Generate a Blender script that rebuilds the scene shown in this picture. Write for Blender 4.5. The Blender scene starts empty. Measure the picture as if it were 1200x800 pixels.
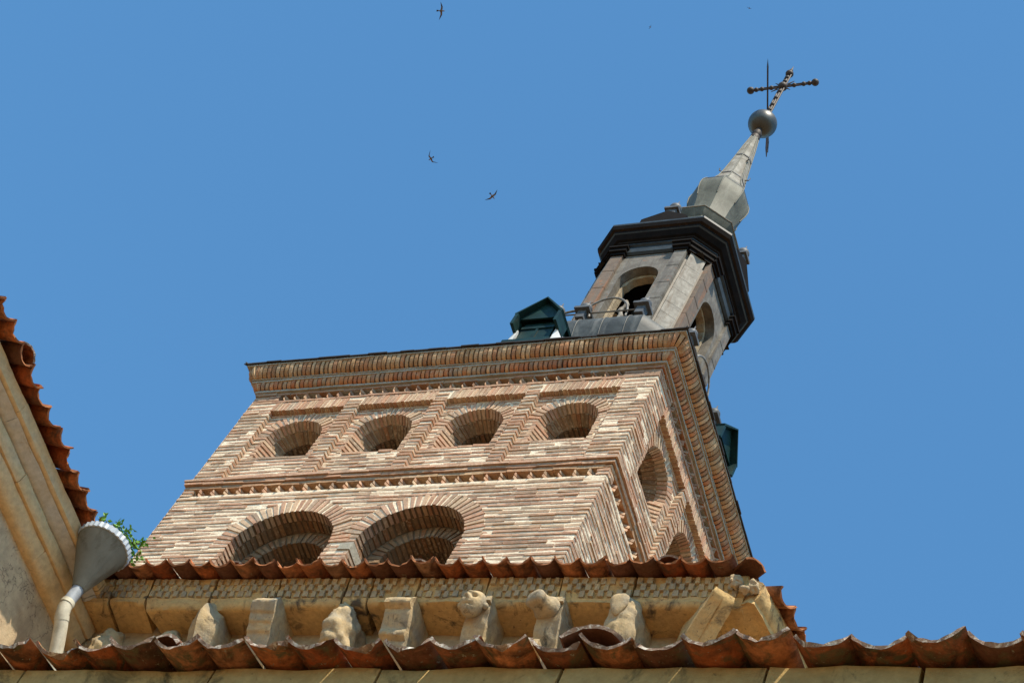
import bpy, math, random
from math import sin, cos, pi, radians, sqrt, atan2
from mathutils import Vector, Matrix, noise

SC = bpy.context.scene
COL = SC.collection
rnd = random.Random(7)

# ------------------------------------------------------------------ camera
FPX = 2666.0
_vz = Vector((1097, -1737, FPX)).normalized()
_v1 = Vector((-5675, 450, FPX)).normalized()
_v1 = (_v1 - _vz * _v1.dot(_vz)).normalized()
_v2 = _v1.cross(_vz).normalized()
if _v2.z < 0:
    _v2.negate()
# rows = world axes written in camera coordinates (x right, y down, z forward)
ROWS = (-_v1, _v2, _vz)
cam_right = Vector((ROWS[0].x, ROWS[1].x, ROWS[2].x))
cam_down = Vector((ROWS[0].y, ROWS[1].y, ROWS[2].y))
cam_fwd = Vector((ROWS[0].z, ROWS[1].z, ROWS[2].z))
CAM_POS = Vector((0, 0, 1.6))
cam = bpy.data.cameras.new('camera')
camo = bpy.data.objects.new('camera', cam)
COL.objects.link(camo)
m = Matrix.Identity(4)
for i, v in enumerate((cam_right, -cam_down, -cam_fwd)):
    for j in range(3):
        m[j][i] = v[j]
m.translation = CAM_POS
camo.matrix_world = m
cam.sensor_width = 36.0
cam.sensor_fit = 'HORIZONTAL'
cam.lens = 36.0 * FPX / 1200.0
cam.clip_start = 0.1
cam.clip_end = 5000
SC.camera = camo

# ------------------------------------------------------------------ light
SUN = Vector((0.42, -0.53, 1.0)).normalized()
el = math.asin(SUN.z)
az = atan2(SUN.x, SUN.y)
w = bpy.data.worlds.new('World')
SC.world = w
w.use_nodes = True
nt = w.node_tree
sky = nt.nodes.new('ShaderNodeTexSky')
sky.sky_type = 'NISHITA'
sky.sun_disc = False
sky.sun_elevation = el
sky.sun_rotation = az
sky.altitude = 1000
sky.air_density = 1.0
sky.dust_density = 0.3
sky.ozone_density = 2.0
bg = nt.nodes['Background']
tint = nt.nodes.new('ShaderNodeMix'); tint.data_type = 'RGBA'; tint.blend_type = 'MULTIPLY'
tint.inputs[0].default_value = 1.0
tint.inputs[7].default_value = (0.66, 1.12, 1.20, 1)
nt.links.new(sky.outputs[0], tint.inputs[6])
nt.links.new(tint.outputs[2], bg.inputs[0])
bg.inputs[1].default_value = 0.14
sl = bpy.data.lights.new('sun', 'SUN')
sl.energy = 5.0
sl.angle = radians(0.53)
sl.color = (1.0, 0.90, 0.74)
so = bpy.data.objects.new('sun', sl)
COL.objects.link(so)
so.location = (20, -30, 60)
so.rotation_euler = SUN.to_track_quat('Z', 'Y').to_euler()
SC.view_settings.view_transform = 'Standard'
SC.view_settings.look = 'None'
SC.view_settings.exposure = 0.65
SC.view_settings.gamma = 1.0
SC.render.engine = 'CYCLES'
SC.cycles.max_bounces = 8
SC.cycles.diffuse_bounces = 5

# ------------------------------------------------------------------ helpers
class MB:
    def __init__(s):
        s.v = []; s.f = []; s.c = []; s.mi = []
        s.mat = 0; s.col = (1, 1, 1)
    def face(s, pts, col=None, mat=None):
        b = len(s.v)
        s.v.extend([tuple(p) for p in pts])
        s.f.append(tuple(range(b, b + len(pts))))
        s.c.append(col or s.col); s.mi.append(s.mat if mat is None else mat)
    def mesh(s, verts, faces, col=None, mat=None):
        b = len(s.v)
        s.v.extend([tuple(p) for p in verts])
        for f in faces:
            s.f.append(tuple(i + b for i in f))
            s.c.append(col or s.col); s.mi.append(s.mat if mat is None else mat)
    def hexa(s, p, col=None, mat=None):
        # p: 8 points, 0-3 one ring, 4-7 the opposite ring
        s.mesh(p, [(3, 2, 1, 0), (4, 5, 6, 7), (0, 1, 5, 4), (1, 2, 6, 5), (2, 3, 7, 6), (3, 0, 4, 7)], col, mat)
    def box(s, x0, x1, y0, y1, z0, z1, col=None, mat=None):
        s.hexa([(x0, y0, z0), (x1, y0, z0), (x1, y1, z0), (x0, y1, z0),
                (x0, y0, z1), (x1, y0, z1), (x1, y1, z1), (x0, y1, z1)], col, mat)
    def loft(s, rings, col=None, mat=None, cap0=True, cap1=True, closed=True):
        n = len(rings[0]); b = len(s.v)
        for r in rings:
            s.v.extend([tuple(p) for p in r])
        fs = []
        for k in range(len(rings) - 1):
            for i in range(n if closed else n - 1):
                j = (i + 1) % n
                fs.append((b + k * n + i, b + k * n + j, b + (k + 1) * n + j, b + (k + 1) * n + i))
        if cap0: fs.append(tuple(b + i for i in range(n))[::-1])
        if cap1: fs.append(tuple(b + (len(rings) - 1) * n + i for i in range(n)))
        for f in fs:
            s.f.append(f); s.c.append(col or s.col); s.mi.append(s.mat if mat is None else mat)
    def tube(s, pts, r, n=8, col=None, mat=None, caps=True):
        pts = [Vector(p) for p in pts]
        rr = r if isinstance(r, (list, tuple)) else [r] * len(pts)
        rings = []
        prev = None
        for i, p in enumerate(pts):
            d = (pts[min(i + 1, len(pts) - 1)] - pts[max(i - 1, 0)]).normalized()
            if prev is None:
                a = d.orthogonal().normalized()
            else:
                a = (prev - d * prev.dot(d)).normalized()
            prev = a
            b_ = d.cross(a)
            rings.append([p + (a * cos(2 * pi * k / n) + b_ * sin(2 * pi * k / n)) * rr[i] for k in range(n)])
        s.loft(rings, col, mat, caps, caps)
    def ball(s, c, r, n=16, m_=10, col=None, mat=None, fn=None):
        c = Vector(c)
        rings = []
        for i in range(m_ + 1):
            th = pi * i / m_ * 0.996 + 0.006
            ring = []
            for k in range(n):
                ph = 2 * pi * k / n
                d = Vector((sin(th) * cos(ph), sin(th) * sin(ph), -cos(th)))
                rr = fn(d) if fn else r
                ring.append(c + (d * rr if not isinstance(rr, Vector) else rr))
            rings.append(ring)
        s.loft(rings, col, mat)
    def build(s, name, mats, parent=None, smooth=False):
        me = bpy.data.meshes.new(name)
        me.from_pydata(s.v, [], s.f)
        if not isinstance(mats, (list, tuple)): mats = [mats]
        for x in mats: me.materials.append(x)
        me.polygons.foreach_set('material_index', s.mi)
        at = me.color_attributes.new('Col', 'FLOAT_COLOR', 'CORNER')
        buf = []
        for f, c in zip(s.f, s.c):
            buf.extend((c[0], c[1], c[2], 1.0) * len(f))
        at.data.foreach_set('color', buf)
        if smooth:
            me.polygons.foreach_set('use_smooth', [True] * len(me.polygons))
        me.update()
        o = bpy.data.objects.new(name, me)
        COL.objects.link(o)
        if parent: o.parent = parent
        return o

def tag(o, label=None, cat=None, group=None, kind=None):
    if label: o['label'] = label
    if cat: o['category'] = cat
    if group: o['group'] = group
    if kind: o['kind'] = kind
    return o

def empty(name, loc=(0, 0, 0), rz=0, parent=None):
    o = bpy.data.objects.new(name, None)
    o.empty_display_size = 0.2
    o.location = loc; o.rotation_euler = (0, 0, rz)
    COL.objects.link(o)
    if parent: o.parent = parent
    return o

def smooth_by_angle(o, ang=40):
    me = o.data
    me.polygons.foreach_set('use_smooth', [True] * len(me.polygons))
    import bmesh
    bm = bmesh.new(); bm.from_mesh(me)
    bmesh.ops.remove_doubles(bm, verts=bm.verts, dist=0.0004)
    bmesh.ops.recalc_face_normals(bm, faces=bm.faces)
    for e in bm.edges:
        if len(e.link_faces) == 2:
            e.smooth = e.calc_face_angle(0) < radians(ang)
    bm.to_mesh(me); bm.free()
    return o

def weather(o, size=0.03, amp=0.012, freq=9.0, seed=0, cuts=None, ang=50):
    """subdivide to about `size` and push the surface about, as worn stone is."""
    import bmesh
    me = o.data
    bm = bmesh.new(); bm.from_mesh(me)
    bmesh.ops.remove_doubles(bm, verts=bm.verts, dist=0.0004)
    for _ in range(6):
        es = [e for e in bm.edges if e.calc_length() > size * 1.5]
        if not es or len(bm.faces) > 60000: break
        bmesh.ops.subdivide_edges(bm, edges=es, cuts=1, use_grid_fill=True)
        bmesh.ops.triangulate(bm, faces=[f for f in bm.faces if len(f.verts) > 4])
    bmesh.ops.recalc_face_normals(bm, faces=bm.faces)
    bm.normal_update()
    off = Vector((seed * 3.1, seed * 1.7, seed * 0.9))
    for v in bm.verts:
        p = v.co * freq + off
        d = noise.fractal(p, 1.0, 2.0, 4) * amp
        d2 = noise.noise_vector(p * 0.6 + Vector((5, 5, 5))) * amp * 0.5
        v.co = v.co + v.normal * d + d2
    for f in bm.faces: f.smooth = True
    bm.normal_update()
    for e in bm.edges:
        if len(e.link_faces) == 2:
            e.smooth = e.calc_face_angle(0) < radians(ang)
    bm.to_mesh(me); bm.free()
    return o

# ------------------------------------------------------------------ materials
def newmat(name):
    mt = bpy.data.materials.new(name); mt.use_nodes = True
    n = mt.node_tree
    p = n.nodes['Principled BSDF']
    return mt, n, p

def N(n, t, **kw):
    x = n.nodes.new(t)
    for k, v in kw.items(): setattr(x, k, v)
    return x

def noise_node(n, scale, detail=6, rough=0.6, co=None, dist=0.0):
    x = N(n, 'ShaderNodeTexNoise')
    x.inputs['Scale'].default_value = scale
    x.inputs['Detail'].default_value = detail
    x.inputs['Roughness'].default_value = rough
    x.inputs['Distortion'].default_value = dist
    if co: n.links.new(co, x.inputs['Vector'])
    return x

def ramp(n, fac, stops):
    r = N(n, 'ShaderNodeValToRGB')
    e = r.color_ramp.elements
    while len(e) < len(stops): e.new(0.5)
    for i, (p, c) in enumerate(stops):
        e[i].position = p
        e[i].color = (c, c, c, 1) if isinstance(c, (int, float)) else (*c, 1)
    n.links.new(fac, r.inputs[0])
    return r.outputs[0]

def mix(n, fac, a, b, mode='MIX'):
    x = N(n, 'ShaderNodeMix', data_type='RGBA', blend_type=mode)
    for i, v in ((0, fac), (6, a), (7, b)):
        if hasattr(v, 'is_linked'): n.links.new(v, x.inputs[i])
        elif isinstance(v, (int, float)): x.inputs[i].default_value = v
        else: x.inputs[i].default_value = (*v, 1)
    return x.outputs[2]

def bump(n, p, h, strength=0.5, dist=0.01, prev=None):
    b = N(n, 'ShaderNodeBump')
    b.inputs['Strength'].default_value = strength
    b.inputs['Distance'].default_value = dist
    n.links.new(h, b.inputs['Height'])
    if prev: n.links.new(prev, b.inputs['Normal'])
    n.links.new(b.outputs[0], p.inputs['Normal'])
    return b.outputs[0]

def coords(n):
    return N(n, 'ShaderNodeTexCoord').outputs['Object']

def mat_patchy(name, base, second, spots=None, scale=3.0, spot_scale=7.0, rough=0.9, bs=0.6, bd=0.01,
               bscale=40, fine=None, spot_at=0.62, metallic=0.0, attr=False, soft=0.12, var=(0.75, 1.2)):
    mt, n, p = newmat(name)
    co = coords(n)
    if attr:
        a = N(n, 'ShaderNodeAttribute', attribute_name='Col').outputs['Color']
        c = a
        if second is not None:
            f = ramp(n, noise_node(n, scale, 6, 0.65, co, 0.4).outputs[0], [(0.42, 0.0), (0.62, 1.0)])
            c = mix(n, f, c, second)
    else:
        f = ramp(n, noise_node(n, scale, 7, 0.62, co, 0.5).outputs[0], [(0.35, 0.0), (0.68, 1.0)])
        c = mix(n, f, base, second)
    g = ramp(n, noise_node(n, bscale * 0.45, 5, 0.7, co).outputs[0], [(0.25, var[0]), (0.75, var[1])])
    c = mix(n, 1.0, c, g, 'MULTIPLY')
    if spots:
        f = ramp(n, noise_node(n, spot_scale, 8, 0.7, co, 0.8).outputs[0], [(spot_at, 0.0), (spot_at + soft, 1.0)])
        c = mix(n, f, c, spots)
    if fine:
        f = ramp(n, noise_node(n, spot_scale * 6, 4, 0.7, co).outputs[0], [(0.62, 0.0), (0.70, 1.0)])
        c = mix(n, f, c, fine)
    n.links.new(c, p.inputs['Base Color'])
    p.inputs['Roughness'].default_value = rough
    p.inputs['Specular IOR Level'].default_value = 0.5 if rough < 0.5 else (0.22 if rough < 0.7 else 0.06)
    p.inputs['Metallic'].default_value = metallic
    h = noise_node(n, bscale, 8, 0.7, co).outputs[0]
    if bs > 0: bump(n, p, h, bs, bd)
    return mt

# fired brick: colour per brick, lime smeared over it here and there
def mat_brick(name, smear=(0.60, 0.47, 0.32)):
    mt, n, p = newmat(name)
    co = coords(n)
    a = N(n, 'ShaderNodeAttribute', attribute_name='Col').outputs['Color']
    g = ramp(n, noise_node(n, 14, 6, 0.7, co).outputs[0], [(0.25, 0.65), (0.75, 1.25)])
    c = mix(n, 1.0, a, g, 'MULTIPLY')
    add = N(n, 'ShaderNodeMath', operation='ADD')
    zz = N(n, 'ShaderNodeMapRange'); zz.inputs[1].default_value = 0.36; zz.inputs[2].default_value = 0.64
    zz.inputs[3].default_value = -0.10; zz.inputs[4].default_value = 0.035
    n.links.new(noise_node(n, 0.9, 4, 0.6, co, 0.8).outputs[0], zz.inputs[0])
    n.links.new(zz.outputs[0], add.inputs[0])
    n.links.new(noise_node(n, 20, 8, 0.74, co, 0.5).outputs[0], add.inputs[1])
    f = ramp(n, add.outputs[0], [(0.50, 0.0), (0.63, 0.65)])
    c = mix(n, f, c, smear)
    f = ramp(n, noise_node(n, 2.3, 8, 0.7, co, 0.6).outputs[0], [(0.56, 0.0), (0.74, 0.7)])
    c = mix(n, f, c, (0.19, 0.155, 0.115))
    mp = N(n, 'ShaderNodeMapping'); mp.inputs['Scale'].default_value = (3.2, 3.2, 0.35)
    n.links.new(co, mp.inputs['Vector'])
    f = ramp(n, noise_node(n, 1.0, 6, 0.65, mp.outputs[0], 0.4).outputs[0], [(0.54, 0.0), (0.72, 0.55)])
    c = mix(n, f, c, (0.17, 0.125, 0.085))
    n.links.new(c, p.inputs['Base Color'])
    p.inputs['Roughness'].default_value = 0.92
    h = noise_node(n, 45, 6, 0.75, co).outputs[0]
    bump(n, p, h, 0.7, 0.012)
    return mt

M = {}
M['brick'] = mat_brick('weathered_brick')
M['brick_rust'] = mat_brick('orange_brick', (0.50, 0.38, 0.25))
M['mortar'] = mat_patchy('lime_mortar', (0.78, 0.68, 0.52), (0.66, 0.54, 0.39), (0.30, 0.25, 0.18), 4, 3.0,
                         0.95, 0.9, 0.02, 38, spot_at=0.62)
M['soot'] = mat_patchy('sooty_mortar', (0.20, 0.15, 0.10), (0.14, 0.105, 0.07), None, 4, rough=0.95, bs=0.8, bd=0.02, bscale=38)  # mortar deep in the openings, shade put into its colour
M['soot_light'] = mat_patchy('dusty_mortar', (0.42, 0.33, 0.22), (0.32, 0.24, 0.16), (0.15, 0.12, 0.08), 4, 4, rough=0.95, bs=0.8, bd=0.02, bscale=38)  # mortar of the window splays, partly darkened to deepen their shade
M['soot_dark'] = mat_patchy('sooty_joint', (0.075, 0.05, 0.03), (0.05, 0.035, 0.022), None, 4, rough=0.95, bs=0.5, bd=0.02, bscale=38)  # backing of the cornice rolls, shade between the bricks painted in
M['lining'] = mat_patchy('old_masonry', (0.42, 0.34, 0.23), (0.26, 0.21, 0.15), (0.09, 0.075, 0.055), 5, 6, 0.95, 0.8, 0.02, 30)
M['mortar_grey'] = mat_patchy('grey_mortar', (0.40, 0.37, 0.31), (0.30, 0.27, 0.21), (0.13, 0.11, 0.09), 5, 4.0,
                              0.95, 0.8, 0.02, 38)
M['stone'] = mat_patchy('ochre_stone', (0.60, 0.395, 0.165), (0.46, 0.305, 0.14), (0.10, 0.075, 0.05), 2.6, 4.6,
                        0.93, 0.55, 0.012, 55, fine=(0.20, 0.14, 0.08), spot_at=0.53)
M['stone_grey'] = mat_patchy('weathered_grey_stone', (0.50, 0.36, 0.19), (0.28, 0.245, 0.185), (0.07, 0.06, 0.045), 4.5, 5.0,
                        0.93, 0.6, 0.012, 55, fine=(0.17, 0.14, 0.10), spot_at=0.58)
M['stone_pale'] = mat_patchy('pale_wall_stone', (0.45, 0.35, 0.22), (0.38, 0.28, 0.17), (0.20, 0.15, 0.10), 1.6, 3.0,
                             0.93, 0.5, 0.012, 45, spot_at=0.62)
M['plaster'] = mat_patchy('stained_plaster', (0.55, 0.42, 0.26), (0.40, 0.29, 0.18), (0.17, 0.115, 0.075), 2.6, 4.0,
                          0.94, 0.5, 0.01, 30, fine=(0.26, 0.17, 0.10), spot_at=0.66)
_n = M['plaster'].node_tree
_vo = N(_n, 'ShaderNodeTexVoronoi', feature='DISTANCE_TO_EDGE'); _vo.inputs['Scale'].default_value = 0.75
_mp = N(_n, 'ShaderNodeVectorMath', operation='ADD')
_co = coords(_n); _nz = noise_node(_n, 2.5, 5, 0.6, _co)
_n.links.new(_co, _mp.inputs[0]); _n.links.new(_nz.outputs[1], _mp.inputs[1]); _n.links.new(_mp.outputs[0], _vo.inputs['Vector'])
_f = ramp(_n, _vo.outputs['Distance'], [(0.0, 0.8), (0.007, 0.0)])
_p = _n.nodes['Principled BSDF']; _src = _p.inputs['Base Color'].links[0].from_socket
_n.links.new(mix(_n, _f, _src, (0.14, 0.10, 0.07)), _p.inputs['Base Color'])
def add_streaks(mt, col, amount=0.7, sc=(7, 7, 0.7), lo=0.52, hi=0.66):
    n = mt.node_tree
    mp = N(n, 'ShaderNodeMapping'); mp.inputs['Scale'].default_value = sc
    n.links.new(coords(n), mp.inputs['Vector'])
    f = ramp(n, noise_node(n, 1.0, 7, 0.65, mp.outputs[0], 0.3).outputs[0], [(lo, 0.0), (hi, amount)])
    p = n.nodes['Principled BSDF']; src = p.inputs['Base Color'].links[0].from_socket
    n.links.new(mix(n, f, src, col), p.inputs['Base Color'])
M['band_ochre'] = mat_patchy('ochre_moulding', (0.58, 0.40, 0.19), (0.52, 0.39, 0.23), (0.22, 0.16, 0.10), 2.5, 5.0,
                             0.9, 0.4, 0.008, 40, spot_at=0.64)
M['band_grey'] = mat_patchy('grey_cove', (0.42, 0.42, 0.40), (0.46, 0.41, 0.32), (0.30, 0.22, 0.13), 3.0, 5.0,
                            0.9, 0.4, 0.008, 40, spot_at=0.64)
M['tile'] = mat_patchy('terracotta_tile', None, (0.13, 0.06, 0.032), (0.25, 0.20, 0.12), 8.0, 11.0,
                       0.93, 0.9, 0.010, 60, attr=True, spot_at=0.62, var=(0.6, 1.3))
M['tile_edge'] = mat_patchy('lichened_tile_edge', (0.30, 0.20, 0.14), (0.12, 0.08, 0.06), (0.55, 0.50, 0.42), 22, 30,
                            0.9, 0.7, 0.006, 80, spot_at=0.5)
M['tile_bare'] = mat_patchy('bare_tile_edge', (0.36, 0.14, 0.06), (0.22, 0.10, 0.05), (0.14, 0.09, 0.06), 14, 16, 0.9, 0.5, 0.006, 80, spot_at=0.6)
M['tile_moss'] = mat_patchy('mossy_terracotta', None, (0.085, 0.045, 0.025), (0.12, 0.10, 0.05), 9.0, 8.0,
                       0.95, 0.9, 0.012, 55, attr=True, spot_at=0.49, fine=(0.28, 0.25, 0.17), var=(0.6, 1.3))
M['stone_moss'] = mat_patchy('mossy_ochre_stone', (0.42, 0.29, 0.12), (0.30, 0.215, 0.09), (0.085, 0.07, 0.035), 2.0, 3.2,
                        0.93, 0.6, 0.012, 55, fine=(0.15, 0.11, 0.05), spot_at=0.53)
M['slate'] = mat_patchy('dark_slate', (0.03, 0.03, 0.033), (0.045, 0.042, 0.04), None, 6, rough=0.7, bs=0.4, bscale=30)
M['lead'] = mat_patchy('roof_lead', (0.11, 0.117, 0.125), (0.06, 0.065, 0.07), (0.20, 0.205, 0.205), 5, 8, 0.55, 0.2, 0.006, 20)
M['lead_dark'] = mat_patchy('black_lead', (0.007, 0.0065, 0.0065), (0.013, 0.010, 0.009), (0.045, 0.022, 0.013), 4, 5, 0.8, 0.2, 0.006, 22, spot_at=0.66)
M['lead_brown'] = mat_patchy('brown_black_lead', (0.014, 0.010, 0.008), (0.028, 0.018, 0.012), (0.11, 0.05, 0.025), 3, 6, 0.75, 0.2, 0.006, 22, spot_at=0.6)
M['lead_blue'] = mat_patchy('blue_grey_lead', (0.036, 0.046, 0.052), (0.018, 0.023, 0.026), (0.10, 0.095, 0.09), 4, 5, 0.5, 0.2, 0.006, 22, spot_at=0.66)
M['lead_plinth'] = mat_patchy('stained_lead', (0.075, 0.082, 0.08), (0.035, 0.038, 0.037), (0.15, 0.155, 0.145), 4, 5, 0.55, 0.2, 0.006, 22, spot_at=0.64)
M['zinc_panel'] = mat_patchy('rust_stained_zinc', (0.19, 0.175, 0.15), (0.105, 0.092, 0.075), (0.26, 0.12, 0.06), 5, 3.5, 0.6, 0.25, 0.006, 25,
                             fine=(0.16, 0.13, 0.10), spot_at=0.60)
M['zinc_bright'] = mat_patchy('pale_zinc', (0.30, 0.28, 0.245), (0.19, 0.172, 0.148), (0.12, 0.075, 0.045), 6, 4, 0.75, 0.25, 0.006, 25, spot_at=0.66)
M['zinc_rust'] = mat_patchy('brown_rusted_zinc', (0.17, 0.125, 0.09), (0.12, 0.095, 0.075), (0.30, 0.14, 0.07), 4, 3.5, 0.65, 0.25, 0.006, 25, spot_at=0.58)
M['spire'] = mat_patchy('spire_lead', (0.125, 0.127, 0.10), (0.075, 0.076, 0.06), (0.05, 0.042, 0.03), 3, 5, 0.62, 0.2, 0.006, 22, spot_at=0.64)
M['spire_bright'] = mat_patchy('pale_spire_lead', (0.31, 0.295, 0.26), (0.17, 0.155, 0.13), (0.15, 0.095, 0.065), 5, 5, 0.75, 0.2, 0.006, 22, spot_at=0.64)
M['copper'] = mat_patchy('green_copper', (0.007, 0.032, 0.029), (0.004, 0.016, 0.016), (0.02, 0.065, 0.055), 5, 6, 0.5, 0.2, 0.006, 20)
M['flashing'] = mat_patchy('white_lead_flashing', (0.62, 0.63, 0.62), (0.50, 0.51, 0.50), (0.10, 0.10, 0.09), 5, 9, 0.5, 0.4, 0.01, 18, spot_at=0.64)
M['iron'] = mat_patchy('black_iron', (0.03, 0.028, 0.026), (0.06, 0.04, 0.03), None, 12, rough=0.6, bs=0.3, bscale=40)
M['iron_grey'] = mat_patchy('grey_iron', (0.22, 0.21, 0.19), (0.12, 0.10, 0.08), None, 9, rough=0.5, bs=0.3, bscale=40)
M['bronze'] = mat_patchy('dark_bronze_ball', (0.05, 0.056, 0.053), (0.033, 0.033, 0.03), (0.10, 0.075, 0.05), 5, 6, 0.42, 0.15, 0.004, 20)
M['galv'] = mat_patchy('galvanised_sheet', (0.22, 0.215, 0.175), (0.16, 0.155, 0.125), (0.13, 0.115, 0.085), 3, 5, 0.72, 0.08, 0.004, 16, spot_at=0.6, soft=0.25, var=(0.85, 1.1))
M['galv_rim'] = mat_patchy('bright_zinc_rim', (0.42, 0.45, 0.47), (0.28, 0.31, 0.34), None, 9, rough=0.4, bs=0.1, bscale=20)
M['pipe'] = mat_patchy('cream_pipe', (0.55, 0.50, 0.38), (0.47, 0.42, 0.31), (0.30, 0.25, 0.18), 5, 8, 0.6, 0.1, 0.004, 30, spot_at=0.66)
M['pipe_grey'] = mat_patchy('grey_pipe', (0.30, 0.32, 0.34), (0.24, 0.25, 0.27), None, 5, rough=0.5, bs=0.1, bscale=30)
M['dark'] = mat_patchy('dark_interior', (0.03, 0.025, 0.02), (0.02, 0.017, 0.014), None, 5, rough=0.95, bs=0.2)  # near-black colour stands in for the shade inside tower and lantern
M['leaf'] = mat_patchy('fresh_leaf', (0.16, 0.32, 0.04), (0.09, 0.21, 0.025), None, 12, rough=0.6, bs=0, attr=False)
M['stem'] = mat_patchy('stem', (0.12, 0.10, 0.05), (0.09, 0.08, 0.04), None, 9, rough=0.8, bs=0)
M['bird_dark'] = mat_patchy('dark_feathers', (0.035, 0.028, 0.022), (0.06, 0.045, 0.035), None, 9, rough=0.8, bs=0)
M['bird_pale'] = mat_patchy('buff_feathers', (0.15, 0.11, 0.08), (0.10, 0.075, 0.055), None, 9, rough=0.8, bs=0)
M['paving'] = mat_patchy('granite_paving', (0.25, 0.155, 0.075), (0.20, 0.125, 0.065), (0.12, 0.08, 0.05), 0.6, 1.2, 0.9, 0.4, 0.01, 8)

for _k, _c in (('zinc_panel', (0.07, 0.06, 0.05)), ('zinc_bright', (0.13, 0.09, 0.06)), ('zinc_rust', (0.24, 0.11, 0.055)), ('spire_bright', (0.12, 0.095, 0.07)),
               ('spire', (0.16, 0.16, 0.13)), ('lead_plinth', (0.15, 0.15, 0.14)), ('galv', (0.10, 0.085, 0.06)), ('pipe', (0.30, 0.24, 0.15))):
    add_streaks(M[_k], _c)
add_streaks(M['plaster'], (0.24, 0.17, 0.11), 0.5, (3, 3, 0.4))

PAL = [(0.44, 0.25, 0.165), (0.46, 0.27, 0.185), (0.42, 0.22, 0.14), (0.50, 0.34, 0.22), (0.40, 0.265, 0.18),
       (0.46, 0.29, 0.19), (0.31, 0.235, 0.175), (0.45, 0.22, 0.13), (0.52, 0.38, 0.25), (0.38, 0.19, 0.12)]
PALR = [(0.42, 0.17, 0.07), (0.48, 0.24, 0.11), (0.36, 0.14, 0.06), (0.50, 0.31, 0.16), (0.30, 0.17, 0.10),
        (0.46, 0.20, 0.08), (0.40, 0.26, 0.15)]
PALB = [(0.38, 0.22, 0.10), (0.43, 0.265, 0.135), (0.33, 0.17, 0.075), (0.40, 0.19, 0.085), (0.46, 0.31, 0.17)]
PALD = [(0.17, 0.10, 0.055), (0.21, 0.125, 0.065), (0.13, 0.08, 0.045), (0.15, 0.10, 0.06), (0.20, 0.095, 0.045)]  # bricks far inside the openings, darkened to carry the shade there
PALM = [(0.25, 0.145, 0.07), (0.21, 0.12, 0.06), (0.28, 0.17, 0.09), (0.19, 0.125, 0.07), (0.26, 0.125, 0.055)]  # bricks partway into the reveals, half-dark as painted recess shade
PALT = [(0.42, 0.125, 0.045), (0.46, 0.16, 0.06), (0.38, 0.10, 0.035), (0.34, 0.12, 0.055), (0.44, 0.19, 0.085),
        (0.22, 0.09, 0.05), (0.50, 0.15, 0.05), (0.17, 0.075, 0.045), (0.40, 0.21, 0.11), (0.52, 0.20, 0.08)]
def pick(p):
    c = rnd.choice(p); k = rnd.uniform(0.86, 1.12)
    if p is PAL:                       # calm the spread towards the average brick
        c = tuple(a * 0.68 + b * 0.32 for a, b in zip(c, (0.44, 0.27, 0.152)))
        k *= 0.93
    return (c[0] * k, c[1] * k, c[2] * k)

# ------------------------------------------------------------------ ground
g = MB()
g.face([(-1500, -1500, 0), (1500, -1500, 0), (1500, 1500, 0), (-1500, 1500, 0)])
tag(g.build('ground', M['paving']), kind='structure')

# ================================================================== BRICK TOWER
X1, YT, TW, TD = -10.9, 14.2, 6.29, 6.29      # right front arris, width, depth
DZ = 0.083
TCX, TCY = X1 - TW / 2, YT + TD / 2
def F_front(u, v, n): return Vector((X1 - u, YT - n, v))
def F_side(u, v, n): return Vector((X1 + n, YT + u, v))
def F_left(u, v, n): return Vector((X1 - TW - n, YT + u, v))
def F_back(u, v, n): return Vector((X1 - u, YT + TD + n, v))
FR = {'front': F_front, 'side': F_side, 'left': F_left, 'back': F_back}

PANELS = [(0.475, 1.66), (1.855, 3.055), (3.25, 4.43), (4.655, 5.85)]
PIL = [(1.66, 1.855), (3.055, 3.25), (4.43, 4.655)]
WINS = [(1.07, 0.43), (2.455, 0.43), (3.84, 0.44), (5.25, 0.44)]
W_SILL, W_SPRING = 24.46, 24.94
ARCHES = [(2.30, 0.75), (4.18, 0.76)]
A_SPRING = 22.22
REC = -0.085           # recessed panel face
PAN_TOP = 25.58
Z_BOT = 20.8           # brickwork is laid from here up

tower = empty('brick_tower', (TCX, TCY, 0))
tag(tower, 'square brick bell tower with arched windows rising behind the tiled eaves', 'tower')
bpy.context.view_layer.update()
def tparent(o, par=None):
    par = par or tower
    o.parent = par
    if par is tower:
        o.matrix_parent_inverse = Matrix.Translation((-TCX, -TCY, 0))
    return o

def brick(mb, F, u0, u1, v0, v1, n0, n1, col=None, j=0.0055, jn=0.008):
    r = rnd.uniform
    dn = r(-jn, jn)
    p = []
    for (nn, k) in ((n0, 0), (n1, 1)):
        for (u, v) in ((u0, v0), (u1, v0), (u1, v1), (u0, v1)):
            if k: p.append(F(u + r(-j, j), v + r(-j, j), nn + dn + r(-j, j)))
            else: p.append(F(u, v, nn))
    mb.hexa(p, col or pick(PAL))

def course(mb, F, ua, ub, v, n, back=0.07, h=0.042, L=(0.22, 0.36), pal=PAL):
    """one course of bricks between ua and ub with its bed at height v."""
    if ub - ua < 0.03: return
    u = ua; first = True
    base = pick(pal)
    drift = rnd.uniform(-0.003, 0.003)
    while u < ub - 0.02:
        l = rnd.uniform(*L)
        if first: l *= rnd.uniform(0.4, 1.0); first = False
        e = min(u + l, ub)
        if ub - e < 0.07: e = ub
        ev = rnd.uniform(-0.003, 0.003)
        if True:
            brick(mb, F, u, e, v + drift + ev, v + drift + ev + h + rnd.uniform(-0.008, 0.006), n - back, n, tuple(0.62 * a + 0.38 * b for a, b in zip(base, pick(pal))))
        u = e + rnd.uniform(0.001, 0.007)

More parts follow.
